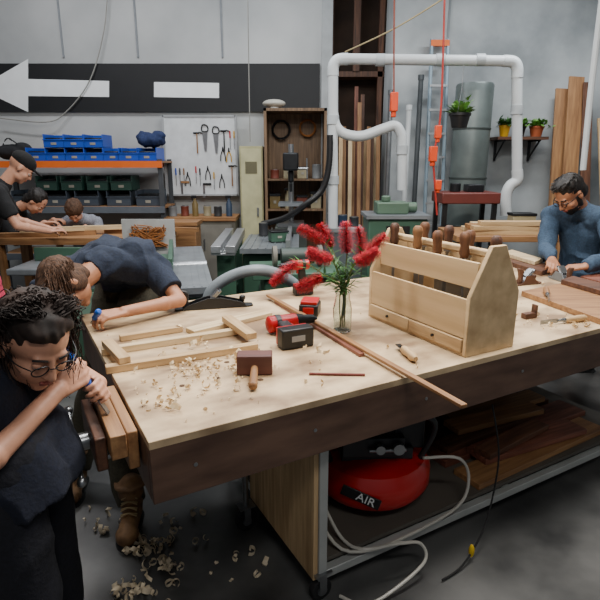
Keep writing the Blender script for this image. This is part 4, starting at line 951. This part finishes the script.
def wire(a,b_,r_,m,label):
    b=B(); b.tube([a,a.lerp(b_,.5)-V((0,0,.03)),b_],r_,5); mk('cable',b,m,world=True,label=label,cat='cable',loc=tuple(b_))
wire(at(345,52,5),at(460,-12,4.2),.006,mat('rope','#a79872',.8),'pale rope strung towards the ceiling')
wire(at(247,-40,5.9),at(250,142,6.0),.006,mat('cable_w','#8d8d88',.6),'thin pale cable hanging from the ceiling')
b=B(); b.tube([at(108,-20,6.45),at(104,30,6.45),at(90,80,6.44),at(66,112,6.44),at(46,122,6.4),at(0,118,6.4)],.007,5); mk('cable',b,MC['cable_w'],world=True,label='thin grey cable draped across the wall',cat='cable')
b=B(); b.tube([at(606,-30,4.4),at(597,40,4.4),at(590,100,4.4),at(583,170,4.4)],.024,10); mk('plastic_hose',b,pvc,world=True,label='white plastic hose hanging near the leaning boards',cat='hose')
# leaning boards
random.seed(11)
def leaning(px,w_,py0,Y0,Y1,m,label,grp,tilt=0):
    zt_=Z(py0,Y1); x=X(px,Y1,py0); b=B(); L=math.hypot(zt_,Y1-Y0); b.box((0,0,L/2),(w_,.025,L))
    mk('timber_board',b,m,loc=(x-math.sin(tilt)*L,Y0,.015),rot=(-math.atan2(Y1-Y0,zt_),tilt,0),bevel=.002,label=label,cat='board',group=grp)
ms=[pine[2],oak[2],walnut[2],pale[2],oak[2],red_wood[2],oak[2],walnut[2]]
for i in range(13):
    px=341+3.1*i
    leaning(px,.045,random.choice((88,104,118,128,136,96)),6.15+.09*(i%3),6.42+.09*(i%3),ms[i%8],'long timber length leaning in the storage recess','timber leaning in the recess',random.uniform(-.006,.006))
for i,(px,w_,py,m,tl) in enumerate(((562,.13,90,oak[2],.05),(577,.16,78,oak[2],.06),(588,.10,84,walnut[2],.03),(604,.14,120,pine[2],.0))):
    leaning(px,w_,py,5.45-.10*i,6.0-.06*i,m,'wide brown timber board leaning against the concrete wall','boards leaning on the wall',tl)
t=thing('timber_rack','dark timber storage rack high in the recess','rack',((XR+XR2)/2,6.85,0))
w_=(XR2-XR)/2
b=B()
for z in (2.55,): wbox(-w_+.01,w_-.01,-.15,.15,z,z+.06,b)
wbox(-w_+.01,-w_+.07,-.15,-.09,0,4.2,b); wbox(w_-.08,w_-.02,-.15,-.09,0,4.2,b); wbox(-.04,.04,-.15,-.09,2.6,4.2,b)
mk('frame',b,walnut[2],t)
# plant shelf
Ys=5.9
sx0,sx1=X(495,Ys,135),X(545,Ys,135); sz=Z(137,Ys)
t=thing('plant_shelf','dark wall shelf on brackets holding potted plants','shelf',((sx0+sx1)/2,Ys,sz-.03)); w_=(sx1-sx0)/2
b=B(); wbox(-w_,w_,-.1,.19,0,.03,b); mk('board',b,walnut[0],t)
for s_ in (-1,1):
    b=B(); wbox(s_*w_*.7-.012,s_*w_*.7+.012,-.08,.19,-.015,0,b); wbox(s_*w_*.7-.012,s_*w_*.7+.012,.17,.19,-.22,0,b); b.cyl((s_*w_*.7,-.07,-.01),(s_*w_*.7,.18,-.2),.01); mk('bracket',b,darkmetal,t)
def plant(label,loc,potm,r_,h_,lm,n,L,droop=.3,hang=False,emin=.2):
    t=thing('potted_plant',label,'potted plant',loc)
    b=B(); b.lathe([(.001,0),(r_*.7,0),(r_*.95,h_*.8),(r_*1.05,h_*.82),(r_*1.05,h_),(r_*.92,h_),(r_*.9,h_*.88),(.001,h_*.88)],20); mk('pot',b,potm,t)
    b=B()
    for i in range(n):
        a=random.random()*6.28; l=random.uniform(.5,1)*L; e=random.uniform(emin,1.3)
        d=V((math.cos(a)*math.cos(e),math.sin(a)*math.cos(e),math.sin(e))); p0=V((d.x*r_*.4,d.y*r_*.4,h_*.88)); p1=p0+d*l*.6; p2=p0+d*l+V((0,0,-droop*l)); sd=d.cross(V((0,0,1))).normalized()*l*.14
        v=[b.bm.verts.new(x) for x in (p0,p1+sd,p2,p1-sd)]; b.bm.faces.new(v)
        for k in range(2):
            c=p0.lerp(p2,random.random())+V((0,0,.01)); q=V((random.uniform(-1,1),random.uniform(-1,1),random.uniform(-.2,.6))).normalized(); s2=q.cross(V((0,0,1))).normalized()*.015
            b.bm.faces.new([b.bm.verts.new(x) for x in (c,c+q*.03+s2,c+q*.065,c+q*.03-s2)])
    mk('foliage',b,lm,t)
    if hang:
        b=B(); top=V((0,0,hang))
        for k in range(3): b.cyl((r_*math.cos(k*2.1),r_*math.sin(k*2.1),h_),(0,0,h_+.22),.003,n=5)
        b.cyl((0,0,h_+.22),top,.004,n=6); mk('hanger',b,steel,t)
    return t
p=at(504,134,Ys); plant('small plant in a yellow pot on the wall shelf',(p.x,Ys,sz+.001),yel,.06,.12,leafm,50,.14)
p=at(520,134,Ys); plant('small plant in a dark pot on the wall shelf',(p.x,Ys,sz+.001),black,.055,.11,leafl,50,.13)
p=at(536,134,Ys); plant('leafy plant in a terracotta pot on the wall shelf',(p.x,Ys,sz+.001),mat('terracotta','#a5532d',.7),.075,.11,leafl,60,.15)
p=at(459,128,5.05); plant('leafy plant in a black hanging pot below the duct',(p.x,5.05,p.z),black,.095,.13,leafl,60,.17,.15,hang=Z(66,5.1)-p.z,emin=.45)
# red stand and machine
t=thing('red_stand','rust red steel machine stand by the drum','machine stand',(X(468,5.0),5.05,0))
rr_=mat('rust_red','#5e2822',.5)
b=B(); zz=Z(192,5.0); wbox(-.27,.27,-.2,.2,zz-.10,zz,b); mk('top',b,rr_,t,bevel=.01)
for sx in (-.23,.23):
    for sy in (-.16,.16): b=B(); wbox(sx-.02,sx+.02,sy-.02,sy+.02,0,zz-.10,b); mk('leg',b,darkmetal,t)
b=B(); wbox(-.22,.22,-.15,.15,.5,.53,b); wbox(-.18,.1,-.12,.12,.53,.75,b); mk('lower_tray',b,darkmetal,t)
b=B(); b.cyl((-.1,0,zz),(-.1,0,zz+.08),.05); wbox(0,.15,-.08,.08,zz,zz+.07,b); mk('motor',b,darkmetal,t,bevel=.008)
t=thing('green_machine','low dull green machine behind the bench','machine',(X(396,4.6),4.6,0))
b=B(); zz=Z(219,4.4); wbox(-.25,.25,-.2,.2,.1,zz,b); mk('cabinet',b,green,t,bevel=.015)
b=B(); wbox(-.27,.27,-.22,.22,zz,zz+.03,b); mk('top',b,iron,t); b=B(); wbox(-.1,.1,-.205,-.2,zz-.18,zz-.06,b); mk('control_panel',b,black,t)
b=B(); wbox(-.17,.10,-.12,.12,zz+.03,zz+.13,b); b.cyl((.10,0,zz+.08),(.19,0,zz+.08),.045); b.cyl((-.08,0,zz+.13),(-.08,0,zz+.18),.04); mk('gearbox',b,mat('gb','#49604f',.5),t,bevel=.01)
b=B(); wbox(-.22,.22,-.17,.17,0,.1,b); mk('plinth',b,black,t)
# rear bench right with boards
rb=thing('rear_bench','timber bench stacked with boards behind the man','workbench',(2.02,4.5,0))
b=B(); wbox(-.75,.9,-.3,.3,.94,.99,b); mk('top',b,oak[0],rb,bevel=.004)
for sx in (-.68,.82):
    for sy in (-.24,.24): b=B(); wbox(sx-.04,sx+.04,sy-.04,sy+.04,0,.94,b); mk('leg',b,oak[2],rb)
for i in range(7):
    b=B(); L=random.uniform(.5,.8); b.box((0,0,.018),(L,.1,.036)); mk('timber_board',b,[pine,oak,pale][i%3][0],loc=(1.72+.06*random.uniform(-1,1),4.30+.125*(i%3),.991+.037*(i//3)),rot=(0,0,random.uniform(-.03,.03)),bevel=.002,label='planed board stacked on the rear bench',cat='board',group='boards on the rear bench')
for i in range(4):
    can('tin on the rear bench',(2.25+.13*i,4.45+.05*(i%2),.991),.05,.1+.02*i,cols[(i+1)%6])
cbox('lidded box on the rear bench',(1.98,4.68,.991),(.2,.14,.14),cols[3],.0)
t=thing('parts_box','grey metal box standing behind the duct','box',(X(345,5.4),5.6,0)); b=B(); wbox(-.2,.2,-.15,.15,0,.85,b); mk('body',b,mat('boxgr','#5c6467',.5),t,bevel=.01); b=B(); wbox(-.21,.21,-.16,.16,.85,.9,b); mk('lid',b,mat('boxlid','#8f9496',.5),t,bevel=.005)
for i in range(3): can('paint tin on the grey metal box',(X(345,5.4)-.12+.12*i,5.58,.901),.05,.14-.02*i,cols[i*2])
# ---------------------------------------------------------------- camera
cd=bpy.data.cameras.new('camera'); cd.sensor_width=36; cd.lens=36*F/600; cd.clip_start=.05
co=link(bpy.data.objects.new('camera',cd)); co.location=(0,0,H); co.rotation_euler=(math.pi/2-TH,0,0)
bpy.context.scene.camera=co
